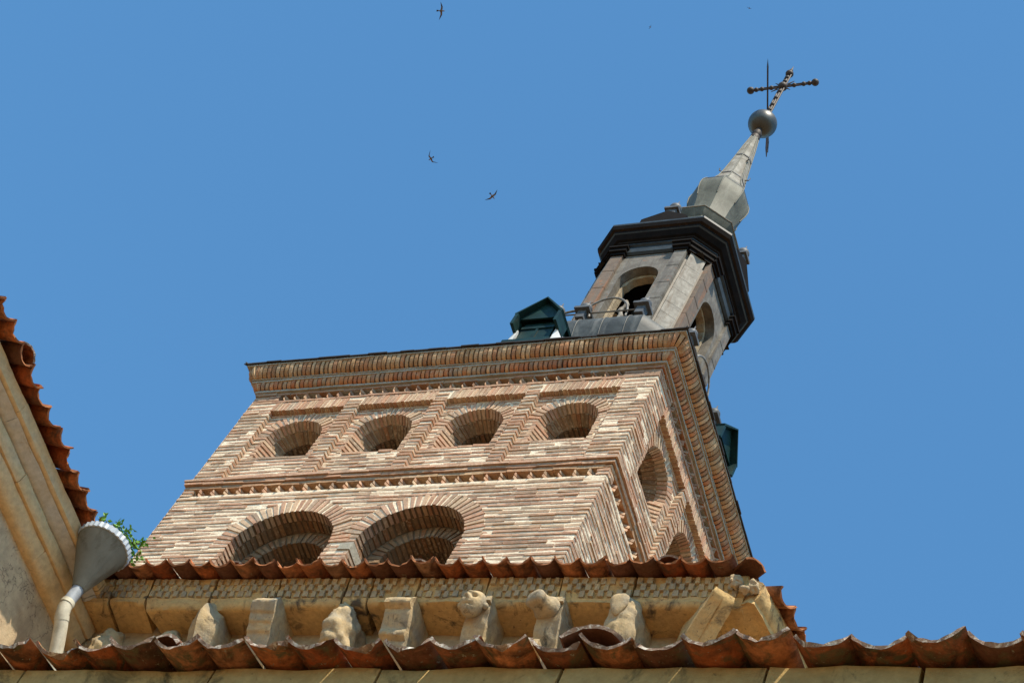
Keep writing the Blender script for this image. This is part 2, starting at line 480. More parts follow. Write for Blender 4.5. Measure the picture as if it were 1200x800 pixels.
def holes_at(v, items, ring, spring, sill):
    """intervals cut from a course at height v by arched openings with a ring of voussoirs."""
    out = []
    for (uc, r) in items:
        R = r + ring
        if v < sill: continue
        if v <= spring: out.append((uc - r, uc + r))
        elif v < spring + R:
            d = sqrt(max(R * R - (v - spring) ** 2, 0))
            out.append((uc - d, uc + d))
    return out

def subtract(a, b, cuts):
    segs = [(a, b)]
    for (c, d) in cuts:
        ns = []
        for (s, e) in segs:
            if d <= s or c >= e: ns.append((s, e)); continue
            if c > s: ns.append((s, c))
            if d < e: ns.append((d, e))
        segs = ns
    return segs

def sheet_with_arches(mb, F, ua, ub, va, vb, n, items, spring, sill, step=0.05, depth=0.05, ret=None):
    """a wall face at offset n with arched holes, plus a short return behind each hole edge."""
    us = {ua, ub}
    for (uc, r) in items:
        k = int(2 * r / step) + 2
        for i in range(k + 1):
            us.add(uc - r * cos(pi * i / k))
    us = sorted(u for u in us if ua <= u <= ub)
    for a, b in zip(us, us[1:]):
        mid = (a + b) / 2
        hit = None
        for (uc, r) in items:
            if abs(mid - uc) < r: hit = (uc, r)
        if not hit:
            mb.face([F(a, va, n), F(b, va, n), F(b, vb, n), F(a, vb, n)])
        else:
            uc, r = hit
            ta = spring + sqrt(max(r * r - (a - uc) ** 2, 0)); tb = spring + sqrt(max(r * r - (b - uc) ** 2, 0))
            mb.face([F(a, ta, n), F(b, tb, n), F(b, vb, n), F(a, vb, n)])
            if sill > va:
                mb.face([F(a, va, n), F(b, va, n), F(b, sill, n), F(a, sill, n)])
            if depth: mb.face([F(a, ta, n), F(b, tb, n), F(b, tb, n - depth), F(a, ta, n - depth)], None, ret)

def arch_barrel(mb, F, uc, r0, n0, r1, n1, spring0, spring1, sill, segs=24):
    """soffit and jambs of an opening going back from n0 to n1 while its half width goes r0 -> r1."""
    a, b = [], []
    a.append(F(uc - r0, sill, n0)); b.append(F(uc - r1, sill, n1))
    for i in range(segs + 1):
        t = pi - pi * i / segs
        a.append(F(uc + r0 * cos(t), spring0 + r0 * sin(t), n0))
        b.append(F(uc + r1 * cos(t), spring1 + r1 * sin(t), n1))
    a.append(F(uc + r0, sill, n0)); b.append(F(uc + r1, sill, n1))
    mb.loft([a, b], cap0=False, cap1=False, closed=False)
    mb.face([F(uc - r0, sill, n0), F(uc + r0, sill, n0), F(uc + r1, sill, n1), F(uc - r1, sill, n1)])

def voussoirs(mb, F, uc, r0, n0, r1, n1, s0, s1, thick, pitch=0.083, bw=0.05, pal=PAL, t0=0.0, t1=pi):
    """radial bricks: front edge at (r0,n0), back edge at (r1,n1), `thick` outwards."""
    n = max(3, int((t1 - t0) * (r0 + thick * 0.3) / pitch))
    for i in range(n):
        t = t0 + (t1 - t0) * (i + 0.5) / n + rnd.uniform(-0.008, 0.008)
        hw = bw / 2 * rnd.uniform(0.85, 1.12)
        dn = rnd.uniform(-0.008, 0.008); dr = rnd.uniform(-0.006, 0.007)
        p = []
        for (r, nn, s) in ((r0, n0, s0), (r1, n1, s1)):
            for (rr, sg) in ((r + dr, -1), (r + dr, 1), (r + thick + rnd.uniform(-0.02, 0.02), 1), (r + thick + rnd.uniform(-0.02, 0.02), -1)):
                dt = sg * hw / (r0 + thick * 0.35)
                p.append(F(uc + rr * cos(t + dt), s + rr * sin(t + dt), nn + dn))
        mb.hexa(p, pick(pal))

def jamb(mb, F, uc, sgn, r0, n0, r1, n1, sill, spring, pal=PAL):
    v = sill + 0.02
    L = sqrt((r1 - r0) ** 2 + (n1 - n0) ** 2)
    k = max(1, round(L / 0.24))
    while v < spring - 0.02:
        offs = sorted([0, 1] + [min(max((i + rnd.uniform(-0.25, 0.25)) / k, 0.1), 0.9) for i in range(1, k)])
        for a, b in zip(offs, offs[1:]):
            d = rnd.uniform(-0.004, 0.01)
            ra, na = r0 + (r1 - r0) * a, n0 + (n1 - n0) * a
            rb, nb = r0 + (r1 - r0) * (b - 0.02), n0 + (n1 - n0) * (b - 0.02)
            p = []
            for (r, nn) in ((ra, na), (rb, nb)):
                for (rr, vv) in ((r - d, v), (r - d, v + 0.047), (r + 0.06, v + 0.047), (r + 0.06, v)):
                    p.append(F(uc + sgn * rr, vv + rnd.uniform(-0.004, 0.004), nn))
            mb.hexa(p, pick(pal))
        v += DZ

core = MB()        # mortar body of the tower
def tower_face(F, full):
    MR = REC - 0.009
    if not full:
        core.face([F(0, 0, 0), F(TW, 0, 0), F(TW, 26.5, 0), F(0, 26.5, 0)])
        return
    core.mat = 0
    # lower wall: mortar just behind the bricks
    sheet_with_arches(core, F, 0.013, TW - 0.013, 0, 23.47, -0.009, [(u, r + 0.012) for u, r in ARCHES], A_SPRING, 20.0, depth=0.33, ret=2)
    core.face([F(0.013, 23.47, -0.009), F(TW - 0.013, 23.47, -0.009), F(TW - 0.1, 23.47, -0.12), F(0.1, 23.47, -0.12)])
    # frieze of corner-set bricks sits in a recess
    core.face([F(0, 23.46, -0.12), F(TW, 23.46, -0.12), F(TW, 23.66, -0.12), F(0, 23.66, -0.12)])
    for (a, b) in ((0.013, 0.16), (TW - 0.16, TW - 0.013)):
        pp = [F(a, 23.46, -0.009), F(b, 23.46, -0.009), F(b, 23.62, -0.009), F(a, 23.62, -0.009)]
        qq = [F(a, 23.46, -0.13), F(b, 23.46, -0.13), F(b, 23.62, -0.13), F(a, 23.62, -0.13)]
        core.hexa(qq + pp)
    # upper wall
    sheet_with_arches(core, F, 0.09, TW - 0.09, 23.8, PAN_TOP + 0.1, MR, [(u, r + 0.012) for u, r in WINS], W_SPRING, W_SILL, depth=0.02)
    def block(a, b, z0, z1, n0=-0.13, n1=-0.009):
        core.hexa([F(a, z0, n0), F(b, z0, n0), F(b, z1, n0), F(a, z1, n0),
                   F(a, z0, n1), F(b, z0, n1), F(b, z1, n1), F(a, z1, n1)])
    block(0.013, PANELS[0][0] - 0.012, 23.8, PAN_TOP)
    block(PANELS[3][1] + 0.012, TW - 0.013, 23.8, PAN_TOP)
    for (a, b) in PIL: block(a + 0.012, b - 0.012, 23.8, PAN_TOP)
    block(0.013, TW - 0.013, PAN_TOP + 0.002, 25.845)
    core.face([F(0, 25.84, -0.12), F(TW, 25.84, -0.12), F(TW, 26.05, -0.12), F(0, 26.05, -0.12)])
    # deep parts of the openings
    for (uc, r) in WINS:
        core.mat = 3
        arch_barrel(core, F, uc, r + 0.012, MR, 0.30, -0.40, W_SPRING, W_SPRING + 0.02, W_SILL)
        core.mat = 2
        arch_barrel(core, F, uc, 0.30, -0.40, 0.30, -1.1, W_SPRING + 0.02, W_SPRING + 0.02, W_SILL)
    core.mat = 0
    for (uc, r) in ARCHES:
        # ring face between the outer and the inner order
        core.mat = 2
        ri = 0.53
        for i in range(28):
            a, b = pi * i / 28, pi * (i + 1) / 28
            q = lambda R, t: F(uc + R * cos(t), A_SPRING + R * sin(t), -0.342)
            core.face([q(ri, a), q(ri, b), q(r + 0.012, b), q(r + 0.012, a)])
        for s in (-1, 1):
            core.face([F(uc + s * ri, 20, -0.342), F(uc + s * (r + 0.012), 20, -0.342),
                       F(uc + s * (r + 0.012), A_SPRING, -0.342), F(uc + s * ri, A_SPRING, -0.342)])
            core.face([F(uc + s * (r + 0.012), 20, -0.009), F(uc + s * (r + 0.012), 20, -0.342),
                       F(uc + s * (r + 0.012), A_SPRING, -0.342), F(uc + s * (r + 0.012), A_SPRING, -0.009)])
        core.mat = 2
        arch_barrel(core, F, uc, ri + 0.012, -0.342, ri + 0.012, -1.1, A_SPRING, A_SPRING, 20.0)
        core.mat = 0

for k in ('front', 'side', 'left', 'back'):
    tower_face(FR[k], k in ('front', 'side'))
# inner floor, ceiling: keeps the bell chamber dark
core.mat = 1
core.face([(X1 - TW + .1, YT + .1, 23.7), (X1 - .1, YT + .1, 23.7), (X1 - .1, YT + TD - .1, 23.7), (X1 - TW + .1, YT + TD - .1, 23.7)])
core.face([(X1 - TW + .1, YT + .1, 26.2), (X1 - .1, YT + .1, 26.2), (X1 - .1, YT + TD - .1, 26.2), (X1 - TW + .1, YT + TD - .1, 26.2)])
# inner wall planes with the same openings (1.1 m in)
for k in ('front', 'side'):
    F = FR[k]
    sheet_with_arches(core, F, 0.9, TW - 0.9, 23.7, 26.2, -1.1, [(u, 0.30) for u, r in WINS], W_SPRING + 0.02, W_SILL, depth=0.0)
    sheet_with_arches(core, F, 0.9, TW - 0.9, 19, 23.7, -1.1, [(u, 0.542) for u, r in ARCHES], A_SPRING, 20, depth=0.0)
wall = tparent(core.build('wall', [M['mortar'], M['dark'], M['soot'], M['soot_light']]))

# --- brickwork of the two seen faces
for key in ('front', 'side'):
    F = FR[key]
    bk = MB()
    v = Z_BOT
    i = 0
    while v + 0.047 < 23.46:
        cuts = holes_at(v + 0.023, ARCHES, 0.26, A_SPRING, 20)
        a0 = 0.0 if key == 'front' else 0.072
        for (a, b) in subtract(a0, TW, cuts): course(bk, F, a, b, v, 0.0)
        v += DZ
    # corner blocks of the lower frieze
    for z in (23.475, 23.55):
        for (a, b) in ((0.0 if key == 'front' else 0.072, 0.17), (TW - 0.17, TW)):
            course(bk, F, a, b, z, 0.0)
    # panels and corner piers
    v = 23.855
    while v + 0.03 < PAN_TOP:
        cuts = holes_at(v + 0.023, WINS, 0.19, W_SPRING, W_SILL)
        for (pa, pb) in PANELS:
            for (a, b) in subtract(pa, pb, cuts): course(bk, F, a, b, v, REC, L=(0.18, 0.3))
        course(bk, F, 0.0 if key == 'front' else 0.072, PANELS[0][0], v, 0.0, back=0.12, L=(0.22, 0.3))
        course(bk, F, PANELS[3][1], TW, v, 0.0, back=0.12, L=(0.22, 0.3))
        v += DZ
    # flat lintel of bricks on end over each panel
    for (pa, pb) in PANELS:
        u = pa + 0.02
        lean = 0.02
        while u < pb - 0.02:
            hw = rnd.uniform(0.042, 0.052)
            dn = rnd.uniform(-0.007, 0.008)
            p = []
            for nn in (-0.12, dn):
                for (uu, vv) in ((u, PAN_TOP - rnd.uniform(0, 0.012)), (u + hw, PAN_TOP - rnd.uniform(0, 0.012)),
                                 (u + hw - lean, 25.775 + rnd.uniform(-0.01, 0.01)), (u - lean, 25.775 + rnd.uniform(-0.01, 0.01))):
                    p.append(F(uu, vv, nn))
            bk.hexa(p, pick(PAL)); u += 0.064 + rnd.uniform(-0.004, 0.004)
    for (a, b) in [(0.0 if key == 'front' else 0.072, PANELS[0][0])] + PIL + [(PANELS[3][1], TW)]:
        for z in (25.595, 25.68): course(bk, F, a, b, z, 0.0, back=0.11)
    course(bk, F, 0.0 if key == 'front' else 0.072, TW, 25.79, 0.005, back=0.1, h=0.042)
    tparent(bk.build('brickwork', M['brick']), wall)
    # pilasters
    for (pa, pb) in PIL:
        pm = MB(); v = 23.855
        while v + 0.03 < PAN_TOP:
            course(pm, F, pa, pb, v, 0.004, back=0.13, L=(0.3, 0.4)); v += DZ
        tparent(pm.build('pilaster', M['brick']))
    # windows
    for (uc, r) in WINS:
        wm = MB()
        nb = -0.40
        voussoirs(wm, F, uc, r, REC + 0.004, r - 0.055, REC - 0.13, W_SPRING, W_SPRING, 0.185, pitch=0.072, bw=0.046)
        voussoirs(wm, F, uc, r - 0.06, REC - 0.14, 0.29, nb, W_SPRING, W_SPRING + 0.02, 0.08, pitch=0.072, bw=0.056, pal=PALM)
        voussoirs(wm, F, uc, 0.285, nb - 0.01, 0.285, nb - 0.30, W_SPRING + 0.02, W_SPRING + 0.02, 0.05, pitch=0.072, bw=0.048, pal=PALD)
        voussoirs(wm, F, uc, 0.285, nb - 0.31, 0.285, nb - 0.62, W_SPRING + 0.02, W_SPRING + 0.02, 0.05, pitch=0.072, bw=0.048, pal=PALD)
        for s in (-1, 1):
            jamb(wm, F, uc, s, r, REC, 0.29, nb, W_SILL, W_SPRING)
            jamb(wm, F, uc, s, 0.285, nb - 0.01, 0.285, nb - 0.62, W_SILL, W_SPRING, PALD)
        tparent(wm.build('window', M['brick']))
    # big arches
    for (uc, r) in ARCHES:
        am = MB()
        voussoirs(am, F, uc, r, 0.006, r, -0.155, A_SPRING, A_SPRING, 0.26, pitch=0.082, bw=0.05)
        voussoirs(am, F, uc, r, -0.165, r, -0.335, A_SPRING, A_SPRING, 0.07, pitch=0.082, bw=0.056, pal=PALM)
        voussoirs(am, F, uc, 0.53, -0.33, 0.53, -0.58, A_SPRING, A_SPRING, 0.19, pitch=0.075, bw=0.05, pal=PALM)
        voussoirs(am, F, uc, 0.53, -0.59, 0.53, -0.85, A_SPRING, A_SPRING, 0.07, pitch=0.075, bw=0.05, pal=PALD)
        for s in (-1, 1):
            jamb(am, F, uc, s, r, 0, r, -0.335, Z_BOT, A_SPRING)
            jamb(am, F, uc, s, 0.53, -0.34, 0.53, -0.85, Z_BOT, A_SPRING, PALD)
        # rough stone impost block between and beside the arches
        am.mat = 1
        for (a, b) in ((uc + r - 0.01, uc + r + 0.17),) if uc < 3 else ():
            am.hexa([F(a, A_SPRING - 0.17, -0.3), F(b, A_SPRING - 0.17, -0.3), F(b, A_SPRING - 0.01, -0.3), F(a, A_SPRING - 0.01, -0.3),
                     F(a, A_SPRING - 0.16, 0.012), F(b, A_SPRING - 0.15, 0.016), F(b, A_SPRING - 0.02, 0.014), F(a, A_SPRING - 0.01, 0.012)])
        am.mat = 0
        tparent(am.build('arch', [M['brick'], M['mortar_grey']]))
    # string course of three projecting layers over corner-set bricks
    st = MB()
    for (z, h, p, pal) in ((23.615, 0.05, 0.006, PALR), (23.69, 0.045, 0.035, PAL), (23.755, 0.045, 0.06, PAL), (23.81, 0.03, 0.03, PAL)):
        course(st, F, -p, TW + p, z, p, back=0.22 + p, h=h, L=(0.24, 0.36), pal=pal)
    st.mat = 1
    for (z, h, p) in ((23.66, 0.035, 0.0), (23.73, 0.03, 0.03), (23.79, 0.03, 0.02)):
        st.hexa([F(-p, z, -0.1), F(TW + p, z, -0.1), F(TW + p, z + h, -0.1), F(-p, z + h, -0.1),
                 F(-p, z, p), F(TW + p, z, p), F(TW + p, z + h, p), F(-p, z + h, p)])
    st.mat = 0
    u = 0.27
    while u < TW - 0.25:
        for (z, k) in ((23.48, 1.0), (23.55, 0.92)):
            hw = 0.075 * k * rnd.uniform(0.9, 1.08); c = pick(PAL); tip = 0.02 + rnd.uniform(-0.012, 0.01)
            st.mesh([F(u - hw, z, -0.12), F(u + hw, z, -0.12), F(u + rnd.uniform(-.01, .01), z - .004, tip),
                     F(u - hw, z + 0.048, -0.12), F(u + hw, z + 0.048, -0.12), F(u, z + 0.044, tip)],
                    [(0, 2, 1), (3, 4, 5), (0, 3, 5, 2), (2, 5, 4, 1)], c)
        u += 0.205
    tparent(st.build('string_course', [M['brick'], M['mortar_grey']]))

# --- cornice all round
def ring(mb, z0, z1, p0, p1, col=None, mat=None, seg=0.5, jit=0.004):
    """band round the tower between projections p0 (inner) and p1 (outer)."""
    for key in ('front', 'side', 'left', 'back'):
        F = FR[key]
        n = max(1, int((TW + 2 * p1) / seg))
        for i in range(n):
            a = -p1 + (TW + 2 * p1) * i / n; b = -p1 + (TW + 2 * p1) * (i + 1) / n
            a0 = -p0 if i == 0 else a
            b0 = TW + p0 if i == n - 1 else b
            d = rnd.uniform(-jit, jit); e = rnd.uniform(-jit, jit)
            mb.hexa([F(a0, z0 + d, p0), F(b0, z0 + d, p0), F(b0, z1 + d, p0), F(a0, z1 + d, p0),
                     F(a, z0 + d, p1 + e), F(b, z0 + d, p1 + e), F(b, z1 + d, p1 + e), F(a, z1 + d, p1 + e)],
                    col or (0.4, 0.4, 0.4), mat)

def roll(mb, z0, z1, p0, p1, pitch=0.072, bw=0.052, pal=PALR):
    """row of bricks on edge with a rounded lower face."""
    prof = [(p0 - 0.1, z0)]
    for i in range(7):
        t = pi / 2 * i / 6
        prof.append((p0 + (p1 - p0) * (1 - cos(t)), z0 + (z1 - z0) * sin(t)))
    prof = prof[1:]
    prof = [(p0 + (p1 - p0) * sin(pi / 2 * i / 6), z0 + (z1 - z0) * (1 - cos(pi / 2 * i / 6))) for i in range(7)]
    for key in ('front', 'side', 'left'):
        F = FR[key]
        n = int((TW - 0.02) / pitch)
        for i in range(n + 1):
            u = TW * i / n
            hw = bw / 2 * rnd.uniform(0.85, 1.1)
            dz = rnd.uniform(-0.006, 0.006); dp = rnd.uniform(-0.008, 0.008); sk = rnd.uniform(-0.006, 0.006)
            c = pick(pal)
            A = [F(u - hw, z + dz, p + dp) for p, z in prof] + [F(u - hw, z1 + dz, p0 - 0.08), F(u - hw, z0 + dz, p0 - 0.08)]
            B = [F(u + hw + sk, z + dz, p + dp) for p, z in prof] + [F(u + hw + sk, z1 + dz, p0 - 0.08), F(u + hw + sk, z0 + dz, p0 - 0.08)]
            mb.loft([A, B], c)
    # fan of bricks at each corner
    for (cx, cy, t0) in ((X1, YT, -pi / 2), (X1, YT + TD, 0), (X1 - TW, YT, pi)):
        for i in range(1, 6):
            t = t0 + pi / 2 * i / 6
            ext = min(1 / max(abs(cos(t)), abs(sin(t))), 1.22)
            d = Vector((cos(t), sin(t), 0)); s = Vector((-sin(t), cos(t), 0))
            c = pick(pal); O = Vector((cx, cy, 0))
            def Q(p, z, hw):
                wd = hw * (0.35 + 0.65 * max(p, 0) / 0.3)
                return O + d * (p * ext) + s * wd + Vector((0, 0, z))
            A = [Q(p, z, -0.032) for p, z in prof] + [Q(0.0, z1, -0.03), Q(0.0, z0, -0.03)]
            B = [Q(p, z, 0.032) for p, z in prof] + [Q(0.0, z1, 0.03), Q(0.0, z0, 0.03)]
            mb.loft([A, B], c)

co = MB()
# corner-set brick frieze under the cornice
for key in ('front', 'side'):
    F = FR[key]
    u = 0.62
    while u < TW - 0.5:
        for (z, k) in ((25.85, 1.0), (25.91, 0.9)):
            hw = 0.07 * k * rnd.uniform(0.88, 1.08); c = pick(PAL); tip = 0.022 + rnd.uniform(-0.012, 0.01)
            co.mesh([F(u - hw, z, -0.12), F(u + hw, z, -0.12), F(u + rnd.uniform(-.01, .01), z - .003, tip),
                     F(u - hw, z + 0.046, -0.12), F(u + hw, z + 0.046, -0.12), F(u, z + 0.042, tip)],
                    [(0, 2, 1), (3, 4, 5), (0, 3, 5, 2), (2, 5, 4, 1)], c)
        u += 0.178
    for z in (25.85, 25.915):
        for (a, b) in ((0.0 if key == 'front' else 0.072, 0.53), (TW - 0.42, TW)): course(co, F, a, b, z, 0.0, back=0.12)
    course(co, F, -0.01, TW + 0.01, 25.975, 0.012, back=0.2, h=0.05, L=(0.2, 0.3), pal=PALR)
co.mat = 1
ring(co, 25.975, 26.06, -0.15, 0.0)
ring(co, 26.045, 26.09, -0.1, 0.04)
co.mat = 0
roll(co, 26.085, 26.19, 0.04, 0.115, pal=PALR)
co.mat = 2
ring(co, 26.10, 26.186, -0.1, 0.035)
co.mat = 1
ring(co, 26.188, 26.225, -0.1, 0.13)
ring(co, 26.228, 26.25, -0.1, 0.145)
co.mat = 0
roll(co, 26.245, 26.43, 0.14, 0.262, pal=PALB)
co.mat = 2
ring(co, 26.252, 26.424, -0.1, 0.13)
co.mat = 1
ring(co, 26.425, 26.45, -0.1, 0.272)
tparent(co.build('cornice', [M['brick_rust'], M['mortar_grey'], M['soot_dark']]))

# --- roof: thin slate eave, then lead slopes up to the lantern
rf = MB()
rf.mat = 0
for key in ('front', 'side', 'left', 'back'):
    F = FR[key]; u = -0.33
    while u < TW + 0.33:
        e = min(u + rnd.uniform(0.2, 0.32), TW + 0.335)
        z = 26.452 + rnd.uniform(0, 0.004); p = 0.30 + rnd.uniform(-0.01, 0.01); th = rnd.uniform(0.018, 0.026)
        ui, ei = min(max(u, 0.2), TW - 0.2), min(max(e - .004, 0.2), TW - 0.2)
        if ei - ui < 0.01: ui, ei = (ui, ui + 0.01) if u < 1 else (ei - 0.01, ei)
        rf.hexa([F(ui, z + .04, -0.2), F(ei, z + .04, -0.2), F(ei, z + .04 + th, -0.2), F(ui, z + .04 + th, -0.2),
                 F(u, z, p), F(e - .004, z, p), F(e - .004, z + th, p), F(u, z + th, p)])
        u = e
h0 = TW / 2 + 0.22
def sq(h, z, cx=TCX, cy=TCY): return [(cx - h, cy - h, z), (cx + h, cy - h, z), (cx + h, cy + h, z), (cx - h, cy + h, z)]
rf.mat = 1
LX, LY = -13.93, 17.38       # lantern axis
rf.loft([sq(h0, 26.47), sq(h0 - 0.02, 26.5), sq(2.3, 28.0, (TCX + LX) / 2, (TCY + LY) / 2), sq(1.36, 29.75, LX, LY)])
roof = tparent(rf.build('roof', [M['slate'], M['lead']]))

# --- dormers on the roof slope
def dormer(cx, cy, rot):
    e = empty('dormer', (cx - TCX, cy - TCY, 0), rot, tower)
    def P(x, y, z): return (x, y, z)
    hw, yf = 0.31, 0.0
    zb, ze, za = 27.75, 28.72, 29.06
    b = MB()
    # body
    b.hexa([P(-hw, yf, zb), P(hw, yf, zb), P(hw, 1.6, zb), P(-hw, 1.6, zb), P(-hw, yf, ze), P(hw, yf, ze), P(hw, 1.6, ze), P(-hw, 1.6, ze)])
    b.build('body', M['copper'], e)
    # gabled hood reaching forward, hollow underneath
    h = MB()
    o, t, fy = 0.375, 0.03, -0.22
    for s in (-1, 1):
        A = [P(s * o, fy, ze - 0.10), P(0, fy, za), P(0, fy, za + t), P(s * (o + 0.02), fy, ze - 0.10 + t)]
        B = [P(s * o, 1.6, ze - 0.10), P(0, 1.6, za), P(0, 1.6, za + t), P(s * (o + 0.02), 1.6, ze - 0.10 + t)]
        h.hexa(A + B)
        h.hexa([P(s * o, fy, ze - 0.36), P(s * (o - .05), fy, ze - 0.36), P(s * (o - .05), 0.1, ze - 0.36), P(s * o, 0.1, ze - 0.36),
                P(s * o, fy, ze - 0.10), P(s * (o - .05), fy, ze - 0.08), P(s * (o - .05), 0.1, ze - 0.08), P(s * o, 0.1, ze - 0.10)])
    # gable board a little behind the edge
    h.mesh([P(-0.36, -0.12, ze - 0.10), P(0.36, -0.12, ze - 0.10), P(0, -0.12, za - 0.01), P(-0.36, -0.09, ze - 0.10), P(0.36, -0.09, ze - 0.10), P(0, -0.09, za - 0.01)],
           [(0, 1, 2), (5, 4, 3), (0, 3, 4, 1)])
    h.build('hood', M['copper'], e)
    p = MB()
    p.box(-0.26, 0.26, -0.035, -0.002, 28.02, ze - 0.12)
    p.box(-0.27, 0.27, -0.055, -0.036, 28.44, 28.50); p.box(-0.02, 0.02, -0.05, -0.036, 28.05, 28.44)
    p.build('shutter', M['copper'], e)
    s = MB()
    s.box(-0.38, 0.38, -0.16, -0.003, 27.84, 27.98)
    s.build('sill', M['copper'], e)
    for sg in (-1, 1):
        f = MB()
        for k in range(4):
            x0 = sg * (hw + 0.004 + 0.0)
            y0 = -0.05 + k * 0.3
            f.hexa([(x0, y0, 27.5 + k * .05), (x0 + sg * (0.30 - k * .03), y0 + 0.05, 27.42 + k * .1), (x0 + sg * (0.30 - k * .03), y0 + 0.33, 27.5 + k * .1), (x0, y0 + 0.29, 27.55 + k * .05),
                    (x0, y0, 28.45 - rnd.uniform(0, .1)), (x0 + sg * 0.03, y0, 28.4), (x0 + sg * 0.03, y0 + 0.28, 28.5), (x0, y0 + 0.28, 28.55)])
        f.build('flashing', M['flashing'], e)
    return e
dormer(-13.77, 14.86, 0)
dormer(-11.60, 17.18, pi / 2)

# ================================================================== LANTERN
lan = empty('belfry_lantern', (LX, LY, 29.7))
tag(lan, 'lead-clad belfry lantern with arched openings, dark cornice and needle spire on the tower roof', 'lantern')
def chs(a, c, z):
    f = a - c
    return [(-f, -a, z - 29.7), (f, -a, z - 29.7), (a, -f, z - 29.7), (a, f, z - 29.7), (f, a, z - 29.7), (-f, a, z - 29.7), (-a, f, z - 29.7), (-a, -f, z - 29.7)]
def ROT(k):
    c, s = [(1, 0), (0, 1), (-1, 0), (0, -1)][k]
    return lambda x, y, z: (x * c - y * s, x * s + y * c, z - 29.7)
# plinth
pl = MB()
pl.loft([chs(1.34, .5, 29.6), chs(1.42, .53, 30.15), chs(1.47, .56, 30.34), chs(1.485, .57, 30.48), chs(1.465, .565, 30.60), chs(1.41, .55, 30.70), chs(1.33, .52, 30.76), chs(1.0, .33, 30.86)])
for k in range(4):                     # lapped sheets with thin rolls
    R = ROT(k)
    for x in (-0.62, -0.2, 0.25, 0.66):
        pl.tube([R(x, -1.385, 29.9), R(x, -1.422, 30.15), R(x, -1.472, 30.34), R(x, -1.488, 30.48), R(x, -1.468, 30.60), R(x, -1.412, 30.70)], 0.009, 6)
plo = pl.build('plinth', M['lead_plinth'], lan); smooth_by_angle(plo, 35)
# walls with arched openings
wl = MB()
A0, CH = 0.98, 0.34
OW, OS = 0.355, 32.79
ZL0, ZL1 = 30.85, 33.62
def ogrid(r, items=None): pass
for k in range(4):
    R = ROT(k)
    F = lambda u, v, n, R=R: Vector(R(u, -A0 - n, v))
    f = A0 - CH
    sheet_with_arches(wl, F, -f, f, ZL0, ZL1, 0.0, [(0, OW)], OS, ZL0 + 0.02, step=0.06, depth=0.0)
    arch_barrel(wl, F, 0, OW, 0.0, OW, -0.16, OS, OS, ZL0 + 0.02)
    # chamfer
    wl.face([R(f, -A0, ZL0), R(A0, -f, ZL0), R(A0, -f, ZL1), R(f, -A0, ZL1)])
wl.build('wall', M['zinc_panel'], lan)
# rough masonry inner arch and a near-black core added to look unlit inside
inn = MB()
for k in range(4):
    R = ROT(k)
    n = 30
    pts_o, pts_i = [], []
    for i in range(n + 1):
        t = i / n
        # outline: up the left jamb, round the arch, down the right jamb
        if t < 0.3: u, v, du, dv = -OW, ZL0 + (OS - ZL0) * t / 0.3, 1, 0
        elif t > 0.7: u, v, du, dv = OW, ZL0 + (OS - ZL0) * (1 - t) / 0.3, -1, 0
        else:
            a = pi - pi * (t - 0.3) / 0.4
            u, v, du, dv = OW * cos(a), OS + OW * sin(a), -cos(a), -sin(a)
        wd = 0.055 + rnd.uniform(-0.02, 0.035)
        pts_o.append((u, v)); pts_i.append((u + du * wd, v + dv * wd))
    for i in range(n):
        inn.face([R(pts_o[i][0], -A0 + 0.165, pts_o[i][1]), R(pts_o[i + 1][0], -A0 + 0.165, pts_o[i + 1][1]),
                  R(pts_i[i + 1][0], -A0 + 0.165, pts_i[i + 1][1]), R(pts_i[i][0], -A0 + 0.165, pts_i[i][1])])
        inn.face([R(pts_i[i][0], -A0 + 0.165, pts_i[i][1]), R(pts_i[i + 1][0], -A0 + 0.165, pts_i[i + 1][1]),
                  R(pts_i[i + 1][0], -A0 + 0.30, pts_i[i + 1][1]), R(pts_i[i][0], -A0 + 0.30, pts_i[i][1])])
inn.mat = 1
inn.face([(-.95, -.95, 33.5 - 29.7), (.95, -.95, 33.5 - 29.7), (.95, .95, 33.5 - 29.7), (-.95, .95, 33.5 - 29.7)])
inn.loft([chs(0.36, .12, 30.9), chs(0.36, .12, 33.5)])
inn.build('lining', [M['lining'], M['dark']], lan)
# pale twisted baluster standing in each opening
for k in range(4):
    R = ROT(k); tw = MB()
    pts = []; rr = []
    for i in range(26):
        z = 30.9 + i * 0.05
        pts.append(R(-0.02 + 0.03 * sin(i * 0.9), -A0 + 0.10, z)); rr.append(0.028 + 0.018 * abs(sin(i * 0.9)))
    tw.tube(pts, rr, 8)
    tw.build('baluster', M['zinc_bright'], lan, True)
